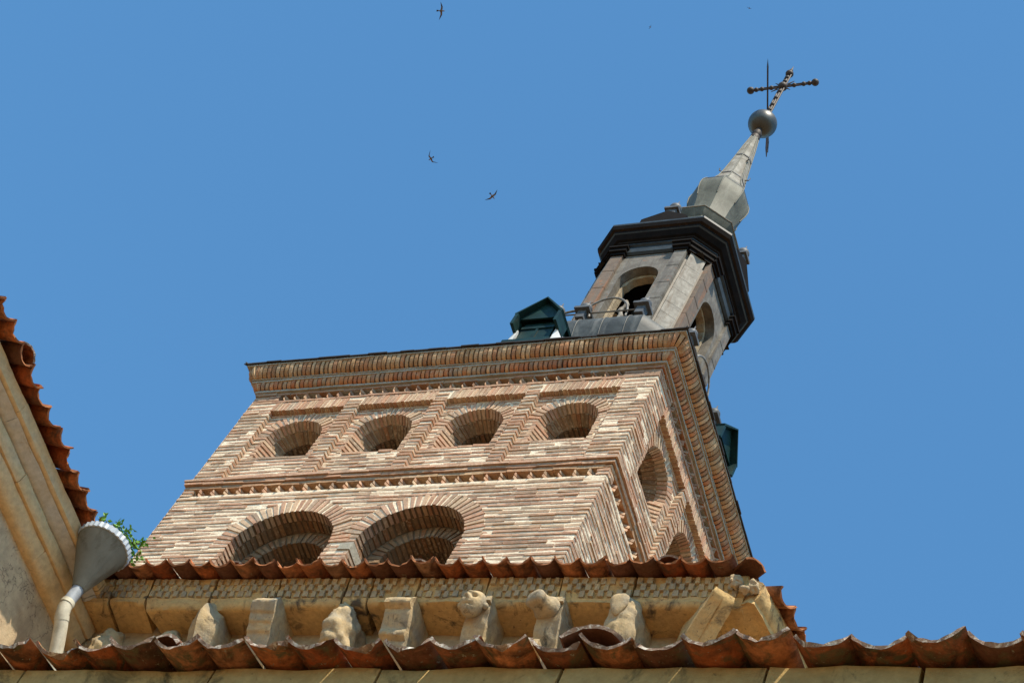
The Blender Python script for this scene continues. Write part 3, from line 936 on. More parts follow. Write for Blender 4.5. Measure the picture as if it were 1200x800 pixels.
# pilasters: two to each face and one on each chamfer
for k in range(4):
    R = ROT(k)
    for s in (-1, 1):
        p = MB()
        xa, xb = sorted((s * 0.47, s * (0.685 if s > 0 or k == 0 else 0.72)))
        p.hexa([R(xa, -A0 - 0.06, ZL0), R(xb, -A0 - 0.06, ZL0), R(xb, -A0 + .02, ZL0), R(xa, -A0 + .02, ZL0),
                R(xa, -A0 - 0.06, ZL1), R(xb, -A0 - 0.06, ZL1), R(xb, -A0 + .02, ZL1), R(xa, -A0 + .02, ZL1)])
        for z in (31.35, 31.9, 32.42, 32.98):                       # lapped sheet joints
            p.hexa([R(xa - .003, -A0 - 0.064, z), R(xb + .003, -A0 - 0.064, z), R(xb + .003, -A0 + .01, z), R(xa - .003, -A0 + .01, z),
                    R(xa - .003, -A0 - 0.068, z + .02), R(xb + .003, -A0 - 0.068, z + .02), R(xb + .003, -A0 + .01, z + .02), R(xa - .003, -A0 + .01, z + .02)])
        p.build('pilaster', M['zinc_rust'] if s < 0 else M['zinc_panel'], lan)
    p = MB()
    f = A0 - CH
    a = Vector((f, -A0, 0)); b = Vector((A0, -f, 0)); t = (b - a).normalized(); nrm = Vector((t.y, -t.x, 0))
    def C(u, n, z):
        q = a + t * u + nrm * n
        return R(q.x, q.y, z)
    L = (b - a).length
    p.hexa([C(0.085, 0.07, ZL0), C(L - 0.105, 0.07, ZL0), C(L - 0.105, -.02, ZL0), C(0.085, -.02, ZL0),
            C(0.085, 0.07, ZL1), C(L - 0.105, 0.07, ZL1), C(L - 0.105, -.02, ZL1), C(0.085, -.02, ZL1)])
    for z in (31.22, 31.61, 31.93, 32.36, 32.69, 33.1):
        p.hexa([C(0.083, 0.072, z), C(L - 0.103, 0.072, z), C(L - 0.103, -.02, z), C(0.083, -.02, z),
                C(0.083, 0.0735, z + .016), C(L - 0.103, 0.0735, z + .016), C(L - 0.103, -.02, z + .016), C(0.083, -.02, z + .016)])
    p.build('pilaster', M['zinc_bright'], lan)
# entablature and cornice
ent = MB()
ent.loft([chs(1.0, .34, 33.56), chs(1.04, .35, 33.60), chs(1.04, .35, 33.72), chs(0.99, .34, 33.74), chs(0.99, .34, 33.86), chs(1.03, .35, 33.89), chs(1.03, .35, 33.92)])
ent.build('frieze', M['lead_blue'], lan)
for k in range(4):
    R = ROT(k)
    for s in (-1, 1):
        caps = MB()
        for (z0, z1, q, xo, xi) in ((33.5, 33.57, 0.09, .70, .44), (33.57, 33.66, 0.13, .73, .42), (33.74, 33.88, 0.05, .69, .46), (33.66, 33.70, 0.16, .745, .40)):
            xa, xb = sorted((s * xi, s * xo))
            caps.hexa([R(xa, -A0 - q, z0), R(xb, -A0 - q, z0), R(xb, -A0 + .02, z0), R(xa, -A0 + .02, z0),
                       R(xa, -A0 - q, z1), R(xb, -A0 - q, z1), R(xb, -A0 + .02, z1), R(xa, -A0 + .02, z1)])
        caps.build('capital', M['lead_dark'], lan)
    f = A0 - CH
    a = Vector((f, -A0, 0)); b = Vector((A0, -f, 0)); t = (b - a).normalized(); nrm = Vector((t.y, -t.x, 0)); L = (b - a).length
    def C(u, n, z, R=R):
        q_ = a + t * u + nrm * n
        return R(q_.x, q_.y, z)
    caps = MB()
    for (z0, z1, q, o) in ((33.5, 33.57, 0.10, .03), (33.57, 33.66, 0.135, .01), (33.74, 33.88, 0.06, .05), (33.66, 33.70, 0.165, 0.0)):
        caps.hexa([C(o, q, z0), C(L - o, q, z0), C(L - o, -.02, z0), C(o, -.02, z0), C(o, q, z1), C(L - o, q, z1), C(L - o, -.02, z1), C(o, -.02, z1)])
    caps.build('capital', M['lead_dark'], lan)
cn = MB()
crs = [chs(1.01, .35, 33.90), chs(1.05, .36, 33.93), chs(1.05, .36, 33.97), chs(1.09, .37, 33.99), chs(1.15, .385, 34.08), chs(1.17, .39, 34.10), chs(1.17, .39, 34.15),
         chs(1.21, .40, 34.17), chs(1.235, .40, 34.25), chs(1.235, .40, 34.30), chs(1.20, .39, 34.33), chs(0.75, .25, 34.50), chs(0.6, .2, 34.52)]
for i in range(len(crs) - 1):
    cn.mat = (0, 1, 0, 0, 2, 0, 1, 0, 2, 1, 0, 0, 0, 0)[i % 14]
    cn.loft([crs[i], crs[i + 1]], cap0=(i == 0), cap1=(i == len(crs) - 2))
cn.build('cornice', [M['lead_dark'], M['lead_brown'], M['lead_blue']], lan)
# little pediments with ball finials over each side of the cornice
for k in range(4):
    R = ROT(k)
    p = MB()
    for (ya, yb) in ((-1.16, -0.72),):
        p.mesh([R(-.42, ya, 34.38), R(.42, ya, 34.38), R(.42, ya, 34.56), R(0, ya, 34.80), R(-.42, ya, 34.56),
                R(-.42, yb, 34.48), R(.42, yb, 34.48), R(.42, yb, 34.66), R(0, yb, 34.9), R(-.42, yb, 34.66)],
               [(0, 1, 2, 3, 4), (9, 8, 7, 6, 5), (0, 5, 6, 1), (1, 6, 7, 2), (2, 7, 8, 3), (3, 8, 9, 4), (4, 9, 5, 0)])
    p.build('pediment', M['lead_dark'], lan)
    b = MB()
    z = 34.76
    b.hexa([R(-.09, -1.09, z), R(.09, -1.09, z), R(.09, -.91, z), R(-.09, -.91, z), R(-.09, -1.09, z + .22), R(.09, -1.09, z + .22), R(.09, -.91, z + .22), R(-.09, -.91, z + .22)])
    b.hexa([R(-.13, -1.13, z + .22), R(.13, -1.13, z + .22), R(.13, -.87, z + .22), R(-.13, -.87, z + .22), R(-.13, -1.13, z + .27), R(.13, -1.13, z + .27), R(.13, -.87, z + .27), R(-.13, -.87, z + .27)])
    b.ball(R(0, -1.0, z + .39), 0.115, 14, 10)
    b.tube([R(0, -1, z + .48), R(0, -1, z + .66)], [0.03, 0.008], 8)
    o = b.build('finial', M['lead'], lan); smooth_by_angle(o, 40)
# balcony posts with balls and hoop rails
for k in range(4):
    R = ROT(k)
    xs = (-0.75, 0.75) if k != 0 else (-0.75, -0.27, 0.75)
    for x in xs:
        b = MB(); y = -1.37; z = 30.76
        b.hexa([R(x - .07, y - .07, z), R(x + .07, y - .07, z), R(x + .07, y + .07, z), R(x - .07, y + .07, z), R(x - .07, y - .07, z + .20), R(x + .07, y - .07, z + .20), R(x + .07, y + .07, z + .20), R(x - .07, y + .07, z + .20)])
        b.hexa([R(x - .13, y - .13, z + .20), R(x + .13, y - .13, z + .20), R(x + .13, y + .13, z + .20), R(x - .13, y + .13, z + .20), R(x - .13, y - .13, z + .25), R(x + .13, y - .13, z + .25), R(x + .13, y + .13, z + .25), R(x - .13, y + .13, z + .25)])
        b.ball(R(x, y, z + .35), 0.105, 14, 10)
        b.tube([R(x, y, z + .44), R(x, y, z + .60)], [0.028, 0.006], 8)
        o = b.build('post', M['lead'], lan); smooth_by_angle(o, 40)
    hoop = MB()
    arc = [R(0.05 + 0.42 * cos(pi * i / 20), -1.33, 30.86 + 0.62 * sin(pi * i / 20)) for i in range(21)]
    hoop.tube(arc, 0.018, 8)
    arc = [R(-0.45 + 0.30 * cos(pi * i / 16), -1.36, 30.86 + 0.24 * sin(pi * i / 16)) for i in range(17)]
    hoop.tube(arc, 0.022, 8)
    hoop.tube([R(-0.75, -1.36, 30.98), R(0.75, -1.36, 30.98)], 0.014, 6)
    o = hoop.build('railing', M['iron_grey'], lan); smooth_by_angle(o, 60)
# spire
sp = MB()
def oct8(a, z, k=0.414):
    f = a * k
    return [(-f, -a, z - 29.7), (f, -a, z - 29.7), (a, -f, z - 29.7), (a, f, z - 29.7), (f, a, z - 29.7), (-f, a, z - 29.7), (-a, f, z - 29.7), (-a, -f, z - 29.7)]
prof = [(.58, 34.40), (.58, 35.66), (.62, 35.72), (.67, 35.82), (.66, 35.86), (.50, 35.90), (.42, 36.1), (.40, 36.35), (.42, 36.6), (.455, 36.8), (.50, 37.0), (.515, 37.16), (.50, 37.30), (.455, 37.43), (.385, 37.54),
        (.32, 37.69), (.27, 37.88), (.235, 38.15), (.20, 38.5), (.165, 38.9), (.125, 39.4), (.075, 39.88)]
n0 = len(prof)
for i in range(n0 - 1):
    sp.mat = 1 if prof[i][1] >= 37.6 else 0
    sp.loft([oct8(*prof[i]), oct8(*prof[i + 1])], cap0=(i == 0), cap1=(i == n0 - 2))
# rolled seams down the arrises
for j in range(8):
    pts = []
    for (a, z) in prof[9:]:
        q = Vector(oct8(a + 0.006, z)[j]); pts.append(q)
    sp.mat = 0
    sp.tube(pts, 0.011, 6)
sp.mat = 1
_l = [Vector(p) for p in oct8(.675, 35.845)]; sp.tube(_l + [_l[0]], 0.013, 6)
spo = sp.build('spire', [M['spire'], M['spire_bright']], lan)
smooth_by_angle(spo, 28)
# sheet laps and hooks on the spire
lp = MB()
for (a, z) in ((.47, 37.36), (.25, 38.0), (.165, 38.9)):
    lp = MB(); lp.loft([oct8(a + .012, z), oct8(a + .016, z + .02), oct8(a + .004, z + .035)], cap0=False, cap1=False)
    lp.build('seam', M['lead'], spo)
for (x, y, z) in ((-.20, -.10, 38.35), (.22, .05, 38.2), (.17, -.1, 38.7)):
    lp = MB(); lp.tube([(x, y, z - 29.7), (x * 1.35, y * 1.35, z - 29.68), (x * 1.4, y * 1.4, z - 29.6)], 0.012, 6)
    lp.build('hook', M['lead'], spo)

# ------------------------------------------------------------------ ball, cross and vane
bc = empty('cross', (LX, LY, 39.86))
tag(bc, 'black wrought iron cross with knobbed arms on a dark metal ball at the spire tip', 'cross')
b = MB()
b.tube([(0, 0, 0.0), (0, 0, 0.10), (0, 0, 0.16), (0, 0, 0.22), (0, 0, 0.42)], [.075, .10, .07, .10, .06], 14)
o = b.build('collar', M['iron'], bc); smooth_by_angle(o, 40)
b = MB(); b.ball((0, 0, 0.70), 0.285, 40, 28)
o = b.build('ball', M['bronze'], bc, True)
b = MB()
b.tube([(0, 0, 0.92), (0, 0, 1.02), (0, 0, 1.12)], [.09, .07, .035], 12)
zc = 2.40
for s in (-1, 1):                                    # twin-bar shaft
    b.tube([(s * 0.045, 0, 1.05), (s * 0.045, 0, 3.0)], 0.019, 6)
b.tube([(0, 0, 1.05), (0, 0, 3.22)], 0.024, 6)
for z in (1.3, 1.55, 1.85, 2.15, 2.62, 2.8):
    b.ball((0, 0, z), 0.055, 10, 8)
b.ball((0, 0, 3.0), 0.085, 12, 8); b.ball((0, 0, 3.13), 0.045, 10, 8)
b.tube([(0, 0, 3.15), (0, 0, 3.36)], [0.02, 0.004], 6)
o = b.build('shaft', M['iron'], bc); smooth_by_angle(o, 45)
b = MB()
for s in (-1, 1):
    b.tube([(-0.66, 0, zc + s * .032), (0.66, 0, zc + s * .032)], 0.018, 6)
    for x in (0.24, 0.44, 0.56): b.ball((s * x, 0, zc), 0.05, 10, 8)
    b.ball((s * 0.68, 0, zc), 0.078, 14, 10)
b.ball((0, 0, zc), 0.1, 12, 8)
for s in (-1, 1):
    for q in (-1, 1):
        b.tube([(s * 0.09, 0, zc + q * 0.09), (s * 0.20, 0, zc + q * 0.2)], [0.02, 0.006], 6)
o = b.build('crossbar', M['iron'], bc); smooth_by_angle(o, 45)
vn = empty('weathervane', (LX, LY, 40.96))
tag(vn, 'black iron arrow weathervane pivoting just above the metal ball', 'weathervane')
d = Vector((0.33, -1.06, 0)) - Vector((-0.10, 0.70, 0)); d.normalize(); s_ = Vector((-d.y, d.x, 0))
b = MB()
b.tube([d * -0.75 + Vector((0, 0, .02)), d * 1.05], 0.017, 8)
b.tube([(0, 0, -0.12), (0, 0, 0.1)], 0.06, 10)
b.build('arrow_shaft', M['iron'], vn)
b = MB()
a0 = d * 1.02; t = Vector((0, 0, 1))
for w_ in (0.045,):
    tip = d * 1.22
    b.mesh([tip, a0 + t * w_, a0 - t * w_, a0 + s_ * .02, a0 - s_ * .02, a0 + d * .03], [(0, 1, 3), (0, 3, 2), (0, 2, 4), (0, 4, 1), (1, 5, 3), (3, 5, 2), (2, 5, 4), (4, 5, 1)])
b.build('arrow_head', M['iron'], vn)
b = MB()
A = []
prof_f = [(-0.18, .0), (-0.30, .10), (-0.52, .09), (-0.66, .12), (-0.86, .05), (-0.78, -.01), (-0.90, -.06), (-0.68, -.12), (-0.52, -.08), (-0.30, -.10)]
b.loft([[d * x + t * z + s_ * 0.008 for x, z in prof_f], [d * x + t * z - s_ * 0.008 for x, z in prof_f]])
b.build('tail', M['iron'], vn)

# ================================================================== TILE ROOFS
def tile_roof(mb, origin, ex, up, width, rows, pitch=0.2, slope=radians(20), clip=None, run=0.30, length=0.40,
              ang=68, jit=1.0, front_jit=0.02):
    """channel tiles laid hollow side up. origin: left end of the line of eave tips, ex along the eave, up: horizontal uphill."""
    ex = Vector(ex).normalized(); up = Vector(up).normalized()
    dslope = (up * cos(slope) + Vector((0, 0, 1)) * sin(slope)).normalized()
    nrm = (Vector((0, 0, 1)) * cos(slope) - up * sin(slope)).normalized()
    ncol = int(width / pitch) + 1
    K = 9
    for j in range(rows):
        for i in range(ncol):
            u = (i + 0.5) * pitch + rnd.uniform(-0.008, 0.008) * jit
            s0 = j * run + (rnd.uniform(-front_jit, front_jit) if j == 0 else rnd.uniform(-0.01, 0.01))
            base = Vector(origin) + ex * u
            if clip and not clip(u, s0 + run * 0.5): continue
            wd = pitch * rnd.uniform(0.97, 1.05)
            R = wd / 2 / sin(radians(ang))
            tilt = rnd.uniform(-0.05, 0.05) * jit
            yaw = rnd.uniform(-0.022, 0.022) * jit
            lift = rnd.uniform(-0.007, 0.009) * jit
            c = pick(PALT); th = 0.014
            rings = []
            for (s, wk) in ((s0, 1.0), (s0 + length * 0.5, 0.96), (s0 + length, 0.90)):
                inner, outer = [], []
                for k in range(K + 1):
                    a = radians(-ang + 2 * ang * k / K)
                    for lst, rr in ((inner, R * wk - th * 0.5), (outer, R * wk + th * 0.5)):
                        x = rr * sin(a) + yaw * (s - s0); h = R - rr * cos(a) + tilt * x * 2
                        if s == s0: pass
                        q = base + ex * x + dslope * s + nrm * (h + lift + (0.018 * (1 - (s - s0) / length)))
                        lst.append(q)
                rings.append(inner + outer[::-1])
            # irregular chipped front edge
            if j == 0:
                rings[0] = [p + dslope * (rnd.uniform(-0.006, 0.010) + (rnd.uniform(0.01, 0.03) if rnd.random() < 0.06 else 0)) for p in rings[0]]
            n = len(rings[0])
            b0 = len(mb.v)
            for r in rings: mb.v.extend([tuple(p) for p in r])
            for kk in range(2):
                for q in range(n):
                    q2 = (q + 1) % n
                    mb.f.append((b0 + kk * n + q, b0 + kk * n + q2, b0 + (kk + 1) * n + q2, b0 + (kk + 1) * n + q)); mb.c.append(c); mb.mi.append(0)
            for q in range(K):
                mb.f.append((b0 + q, b0 + n - 1 - q, b0 + n - 2 - q, b0 + q + 1)); mb.c.append(c); mb.mi.append(1)

def cover_tile(mb, origin, along, nrm, length=0.4, width=0.2, th=0.015, col=None, K=10, w2=0.82):
    """an inverted (hump up) tile lying along `along`."""
    along = Vector(along).normalized(); nrm = Vector(nrm).normalized(); s = along.cross(nrm).normalized(); nrm = s.cross(along).normalized()
    O = Vector(origin); c = col or pick(PALT)
    R = width / 2 / sin(radians(58))
    rings = []
    for (l, wk) in ((0, 1.0), (length * .5, (1 + w2) / 2), (length, w2)):
        inner, outer = [], []
        for k in range(K + 1):
            a = radians(-58 + 116 * k / K)
            for lst, rr in ((inner, R * wk - th / 2), (outer, R * wk + th / 2)):
                lst.append(O + along * (l + (rnd.uniform(-.006, .006) if l == 0 else 0)) + s * rr * sin(a) + nrm * (rr * cos(a) - R * cos(radians(58))))
        rings.append(inner + outer[::-1])
    n = len(rings[0]); b0 = len(mb.v)
    for r in rings: mb.v.extend([tuple(p) for p in r])
    for kk in range(2):
        for q in range(n):
            q2 = (q + 1) % n
            mb.f.append((b0 + kk * n + q, b0 + kk * n + q2, b0 + (kk + 1) * n + q2, b0 + (kk + 1) * n + q)); mb.c.append(c); mb.mi.append(0)
    for kk, fl in ((0, 1), (2, 0)):
        for q in range(K):
            mb.f.append((b0 + kk * n + q, b0 + kk * n + n - 1 - q, b0 + kk * n + n - 2 - q, b0 + kk * n + q + 1)); mb.c.append(c); mb.mi.append(1)

TM = [M['tile'], M['tile_edge']]
TM3 = [M['tile_moss'], M['tile_edge']]
TM2 = [M['tile'], M['tile_bare']]
SL = radians(20)

# ================================================================== CHAPEL (carved cornice and corbels)
CHX, CHY, CHR = -8.1, 9.0, radians(1.9)
chap = empty('stone_chapel', (CHX, CHY, 0), CHR)
tag(chap, 'ochre stone chapel wall with carved corbels and billet cornice below the tower', 'building')
XL, XR = -3.5, 2.64              # local ends of the eave
YS, ZS, ZT = 0.20, 14.105, 14.37     # slab lower edge, underside, top
YT_ = 0.125
YW = 0.505                       # wall face
SIDE = radians(13)              # side eave is splayed
sdir = Vector((sin(SIDE), cos(SIDE), 0)); snrm = Vector((cos(SIDE), -sin(SIDE), 0))
CW = Vector((2.20, YW, 0))           # wall corner
wb = MB()
far = CW + sdir * 6
wb.mesh([(XL - .6, YW, 0), (CW.x, CW.y, 0), (far.x, far.y, 0), (XL - .6, far.y, 0), (XL - .6, YW, 14.3), (CW.x, CW.y, 14.3), (far.x, far.y, 14.3), (XL - .6, far.y, 14.3)],
        [(0, 1, 5, 4), (1, 2, 6, 5), (2, 3, 7, 6), (3, 0, 4, 7), (4, 5, 6, 7)])
wo = wb.build('wall', M['stone_pale'], chap)

def slab(x0, x1, seed, plain=False, droop=0.0, cut=0.0):
    s = MB()
    prof = [(YW + 0.10, ZS - 0.004), (YS + 0.05, ZS - droop), (YS + 0.012, ZS + 0.012), (YS, ZS + 0.03), (YS - 0.012, ZS + 0.05), (YS + 0.004, ZS + 0.058), (YT_ + 0.022, ZT - 0.02), (YT_ + 0.05, ZT), (YW + 0.10, ZT + .004)]
    g_ = 0.008
    ins = lambda y: cut * max(0.0, (y - YS) / (YW - YS)) ** 0.7
    xa, xb = x0 + g_, x1 - g_
    xs_ = [0, 0.15, 0.5, 0.85, 1]
    s.loft([[(xa + ins(y) + (xb - xa - 2 * ins(y)) * t, y - 0.02 * (1 - abs(2 * t - 1)) ** 0.5 * (z < ZS + .03), z) for y, z in prof] for t in xs_])
    o = s.build('cornice_slab', [M['stone'], M['stone_grey']], chap)
    weather(o, 0.035, 0.011, 6.0, seed, ang=70)
    # billets: three staggered rows of small blocks
    b = MB()
    if not plain:
        pw = 0.075
        fz0, fz1 = ZS + 0.062, ZT - 0.035
        for r in range(3):
            z = fz0 + (fz1 - fz0) * r / 3
            hh = (fz1 - fz0) / 3 * 0.92
            yf = lambda zz: YS + 0.004 + (YT_ + 0.022 - YS - 0.004) * (zz - ZS - 0.058) / (ZT - 0.02 - ZS - 0.058)
            x = x0 + 0.02 + (pw / 2 if r % 2 else 0)
            while x < x1 - 0.045:
                if rnd.random() > 0.07:
                    k = rnd.uniform(0.85, 1.05); o_ = 0.022 + rnd.uniform(-0.007, 0.006)
                    y0_, y1_ = yf(z) - o_, yf(z + hh) - o_
                    e = [rnd.uniform(-.003, .003) for _ in range(8)]
                    b.hexa([(x + e[0], y0_, z + e[1]), (x + .042 * k + e[2], y0_, z + e[3]), (x + .042 * k, YS + .06, z), (x, YS + .06, z),
                            (x + e[4], y1_, z + hh + e[5]), (x + .042 * k + e[6], y1_, z + hh + e[7]), (x + .042 * k, YS + .06, z + hh), (x, YS + .06, z + hh)])
                x += pw
        bo = b.build('billet', M['stone_grey'], o)
        weather(bo, 0.02, 0.004, 25.0, seed + 3, ang=40)
    return o
joints = [XL, -2.83, -2.47, -1.87, -1.28, -0.67, -0.45, -0.05, 0.54, 1.14, 1.73, 2.60]
for i, (a, b) in enumerate(zip(joints, joints[1:])):
    slab(a, b, i + 1, droop=(0.0, 0.0, 0.05, 0.05, 0.02, 0.02, 0.0, 0.0, 0.01, 0.0, 0.02)[i], cut=(0, 0.02, 0.07, 0.05, 0.02, 0.02, 0.015, 0.02, 0.015, 0.02, 0.0)[i])
# side run of the cornice, splayed away, with its plain rounded end
s = MB()
corner = Vector((2.50, 0, 0))
P0 = Vector((2.59, YS + 0.03, 0))
prof = [(-0.62, ZS - 0.004), (-0.16, ZS - 0.006), (-0.06, ZS + 0.02), (-0.01, ZS + 0.07), (0.01, ZS + 0.14), (0.0, ZT - 0.03), (-0.05, ZT), (-0.62, ZT)]
rings = []
for d_ in (0.0, 0.4, 0.9, 1.6, 3.5, 6.0):
    rings.append([tuple(P0 + sdir * d_ + snrm * (p + 0.13) + Vector((0, 0, z))) for p, z in prof])
s.loft(rings)
so_ = s.build('cornice_slab', [M['stone'], M['stone_grey']], chap); weather(so_, 0.05, 0.022, 5.0, 41, ang=70)
s = MB()       # corner block filling the mitre
q = [Vector((2.58, YW + .1, 0)), Vector((2.58, YS + .01, 0)), Vector((2.64, YS - 0.01, 0)), P0 + snrm * 0.10 + sdir * 0.0, P0 + snrm * 0.11 + sdir * 0.12, P0 + snrm * 0.10 + sdir * 0.4, P0 - snrm * 0.2 + sdir * 0.4]
s.loft([[(p.x, p.y, ZS + 0.002) for p in q], [(p.x, p.y, ZT - 0.002) for p in q]])
so_ = s.build('cornice_slab', M['stone'], chap); weather(so_, 0.04, 0.012, 6.0, 43, ang=70)

# corbels ------------------------------------------------------------
def prism_x(mb, x0, x1, prof, taper=0.0, n=1):
    mid = (x0 + x1) / 2
    mb.loft([[(x0, y, z) for y, z in prof], [(x1, y, z) for y, z in prof]])
def corbel(kind, xc, hw, seed, label=None):
    b = MB(); x0, x1 = xc - hw, xc + hw
    yb = YW + 0.01
    curve = [(0.135, 13.86), (0.165, 13.77), (0.20, 13.66), (0.27, 13.54), (0.36, 13.44), (yb, 13.38)]
    amp = 0.010
    if kind == 'plain':
        prism_x(b, x0, x1, [(yb, 13.99), (0.10, 13.99), (0.068, 13.915), (0.078, 13.90), (0.115, 13.84), (0.128, 13.838), (0.160, 13.77), (0.172, 13.768), (0.205, 13.70), (0.217, 13.698), (0.26, 13.61), (0.36, 13.47), (yb, 13.38)])
        amp = 0.006
    elif kind == 'stepped':
        prism_x(b, x0, x1, [(yb, 13.99), (0.10, 13.99), (0.055, 13.93), (0.062, 13.89), (0.115, 13.87), (0.125, 13.82), (0.16, 13.76), (0.185, 13.72), (0.18, 13.68), (0.19, 13.655), (0.245, 13.64), (0.25, 13.60), (0.31, 13.52), (yb, 13.36)])
        amp = 0.006
    elif kind in ('head', 'muzzle'):
        hwn = hw * 0.8
        prism_x(b, xc - hw * 0.55, x1, [(yb, 13.99), (0.12, 13.99), (0.13, 13.90), (0.165, 13.80), (0.215, 13.70), (0.28, 13.58), (0.35, 13.46), (yb, 13.38)])
        amp = 0.008
    elif kind == 'leaf':
        ring_ = []
        for (z, w_, yf) in ((13.995, 0.95, 0.11), (13.95, 1.0, 0.075), (13.88, 1.06, 0.07), (13.80, 1.1, 0.10), (13.70, 1.12, 0.13), (13.6, 1.1, 0.17), (13.5, 0.95, 0.24), (13.40, 0.8, 0.36)):
            r_ = []
            for k in range(9):
                t_ = pi * k / 8
                r_.append((xc - hw * w_ * cos(t_), yb - (yb - yf) * max(sin(t_), 0.0) ** 0.35, z))
            ring_.append(r_)
        b.loft(ring_, closed=True); amp = 0.014
    elif kind == 'keel':
        # pointed prism with a raised lozenge
        rr = []
        for (z, yf, wv) in ((13.99, 0.155, 0.35), (13.90, 0.09, 0.7), (13.80, 0.07, 0.95), (13.70, 0.10, 1.0), (13.58, 0.17, 1.0), (13.42, 0.34, 0.9)):
            rr.append([(xc - hw * wv, yb, z), (xc - hw * wv, yf + 0.12, z), (xc - hw * wv * .4, yf + .05, z), (xc, yf, z), (xc + hw * wv * .5, yf + .075, z), (xc + hw * wv, yf + .13, z), (xc + hw * wv, yb, z)])
        b.loft(rr); amp = 0.008
    elif kind == 'lump':
        rr = []
        for (z, yf, wv, sh) in ((13.985, 0.16, 0.45, -.02), (13.93, 0.11, 0.75, -.01), (13.86, 0.085, 0.95, 0), (13.77, 0.085, 1.05, 0), (13.68, 0.11, 1.1, 0), (13.58, 0.16, 1.1, 0.01), (13.42, 0.32, 1.0, 0.01)):
            r_ = []
            for k in range(9):
                t_ = pi * k / 8
                r_.append((xc + sh - hw * wv * cos(t_), yb - (yb - yf) * max(sin(t_), 0.0) ** 0.45, z))
            rr.append(r_)
        b.loft(rr); amp = 0.024
    elif kind == 'stub':
        rr = []
        for (z, yf, wv) in ((13.93, 0.40, 0.25), (13.88, 0.33, 0.55), (13.78, 0.27, 0.85), (13.62, 0.24, 1.2), (13.42, 0.30, 1.35)):
            r_ = []
            for k in range(7):
                t_ = pi * k / 6
                r_.append((xc - hw * wv * cos(t_), yb - (yb - yf) * max(sin(t_), 0.0) ** 0.6, z))
            rr.append(r_)
        b.loft(rr); amp = 0.02
    b.v = [(x, y + 0.04, z + 0.105) for x, y, z in b.v]
    o = b.build('corbel', M['stone_grey'], chap)
    weather(o, 0.018, amp * 1.35, 10.0, seed, ang=60)
    if label: o['label'] = label
    if kind == 'head':
        h = MB()
        def fn(d):
            # d: unit vector; face looks towards -y, a little down
            x, y, z = d.x, -d.y, d.z
            r = 0.105 * (1 + 0.10 * z)
            p = Vector((d.x * r * (0.92 + 0.14 * z), d.y * r * 0.80, d.z * r * 1.22))
            fr = max(y, 0)
            def gs(cx, cz, w1, w2): return math.exp(-((x - cx) / w1) ** 2 - ((z - cz) / w2) ** 2) * (fr > 0)
            out = 0.046 * gs(0, -0.05, 0.13, 0.24) + 0.022 * gs(0, 0.38, 0.6, 0.12)
            out += 0.012 * (gs(0.42, -0.22, 0.2, 0.22) + gs(-0.42, -0.22, 0.2, 0.22))
            out -= 0.045 * (gs(0.32, 0.16, 0.15, 0.11) + gs(-0.32, 0.16, 0.15, 0.11))
            out += 0.012 * (gs(0.32, 0.16, 0.07, 0.05) + gs(-0.32, 0.16, 0.07, 0.05))
            out -= 0.026 * gs(0, -0.50, 0.34, 0.055)
            out += 0.010 * (gs(0, -0.40, 0.3, 0.06) + gs(0, -0.62, 0.26, 0.08))
            out += 0.012 * gs(0, -0.85, 0.3, 0.15)
            return p + Vector((0, -out, 0))
        h.ball((xc - 0.005, 0.085, 13.875), 0.1, 48, 40, fn=fn)
        for s_x in (-1, 1):
            h.ball((xc - 0.005 + s_x * 0.098, 0.10, 13.885), 0.03, 10, 8)
        ho = h.build('carved_head', M['stone_grey'], o, True); ho.location = (0, .04, .105)
        k_ = MB(); k_.box(xc - .07, x1, 0.125, YW, 14.05, ZS - .002)
        ko = k_.build('abacus', M['stone_grey'], o); weather(ko, .03, .006, 9, seed + 2)
    if kind == 'muzzle':
        h = MB()
        rr = []
        for (t_, w_, hh) in ((0, .10, .075), (.05, .105, .085), (.09, .085, .062), (.12, .078, .058), (.17, .082, .060), (.19, .07, .048), (.195, .03, .02)):
            c_ = Vector((xc + 0.015 - t_ * 0.45, 0.16 - t_ * 0.9, 13.895 - t_ * 0.15))
            ax = Vector((-0.45, -0.9, -.15)).normalized(); sx_ = Vector((0.9, -0.45, 0)).normalized(); up_ = sx_.cross(ax)
            rr.append([c_ + sx_ * w_ * math.copysign(abs(cos(2 * pi * k / 16)) ** .7, cos(2 * pi * k / 16)) + up_ * hh * math.copysign(abs(sin(2 * pi * k / 16)) ** .6, sin(2 * pi * k / 16)) for k in range(16)])
        h.loft(rr)
        for s_x in (-1, 1): h.ball((xc + s_x * .06, 0.10, 13.955), 0.026, 10, 8)
        ho = h.build('carved_muzzle', M['stone_grey'], o); weather(ho, .02, .005, 12, seed); ho.location = (0, .04, .105)
        k_ = MB(); k_.box(xc - .075, x1, 0.135, YW, 14.05, ZS - .002)
        ko = k_.build('abacus', M['stone_grey'], o); weather(ko, .03, .006, 9, seed + 2)
        f_ = MB(); f_.box(xc - .10, xc + .04, 0.20, YW, 13.60, 13.68)
        fo = f_.build('foot_block', M['stone_grey'], o); weather(fo, .03, .006, 9, seed + 5)
    if kind == 'leaf':
        h = MB()
        h.ball((xc - 0.02, 0.085, 13.89), 0.07, 14, 10, fn=lambda d: Vector((d.x * .07 * (1 + .5 * d.z), d.y * .028 - .02 * d.z, d.z * .11)))
        ho = h.build('leaf_tip', M['stone_grey'], o); weather(ho, .02, .006, 14, seed); ho.location = (0, .04, .105)
    return o
rot = lambda X: X - CHX
corbel('stub', rot(-10.86), 0.10, 11, 'broken pointed stub of a corbel beside the drainpipe')
corbel('stub', rot(-10.30), 0.085, 12, 'broken leaning stub of a corbel')
corbel('keel', rot(-9.90), 0.125, 13, 'corbel carved with a pointed lozenge')
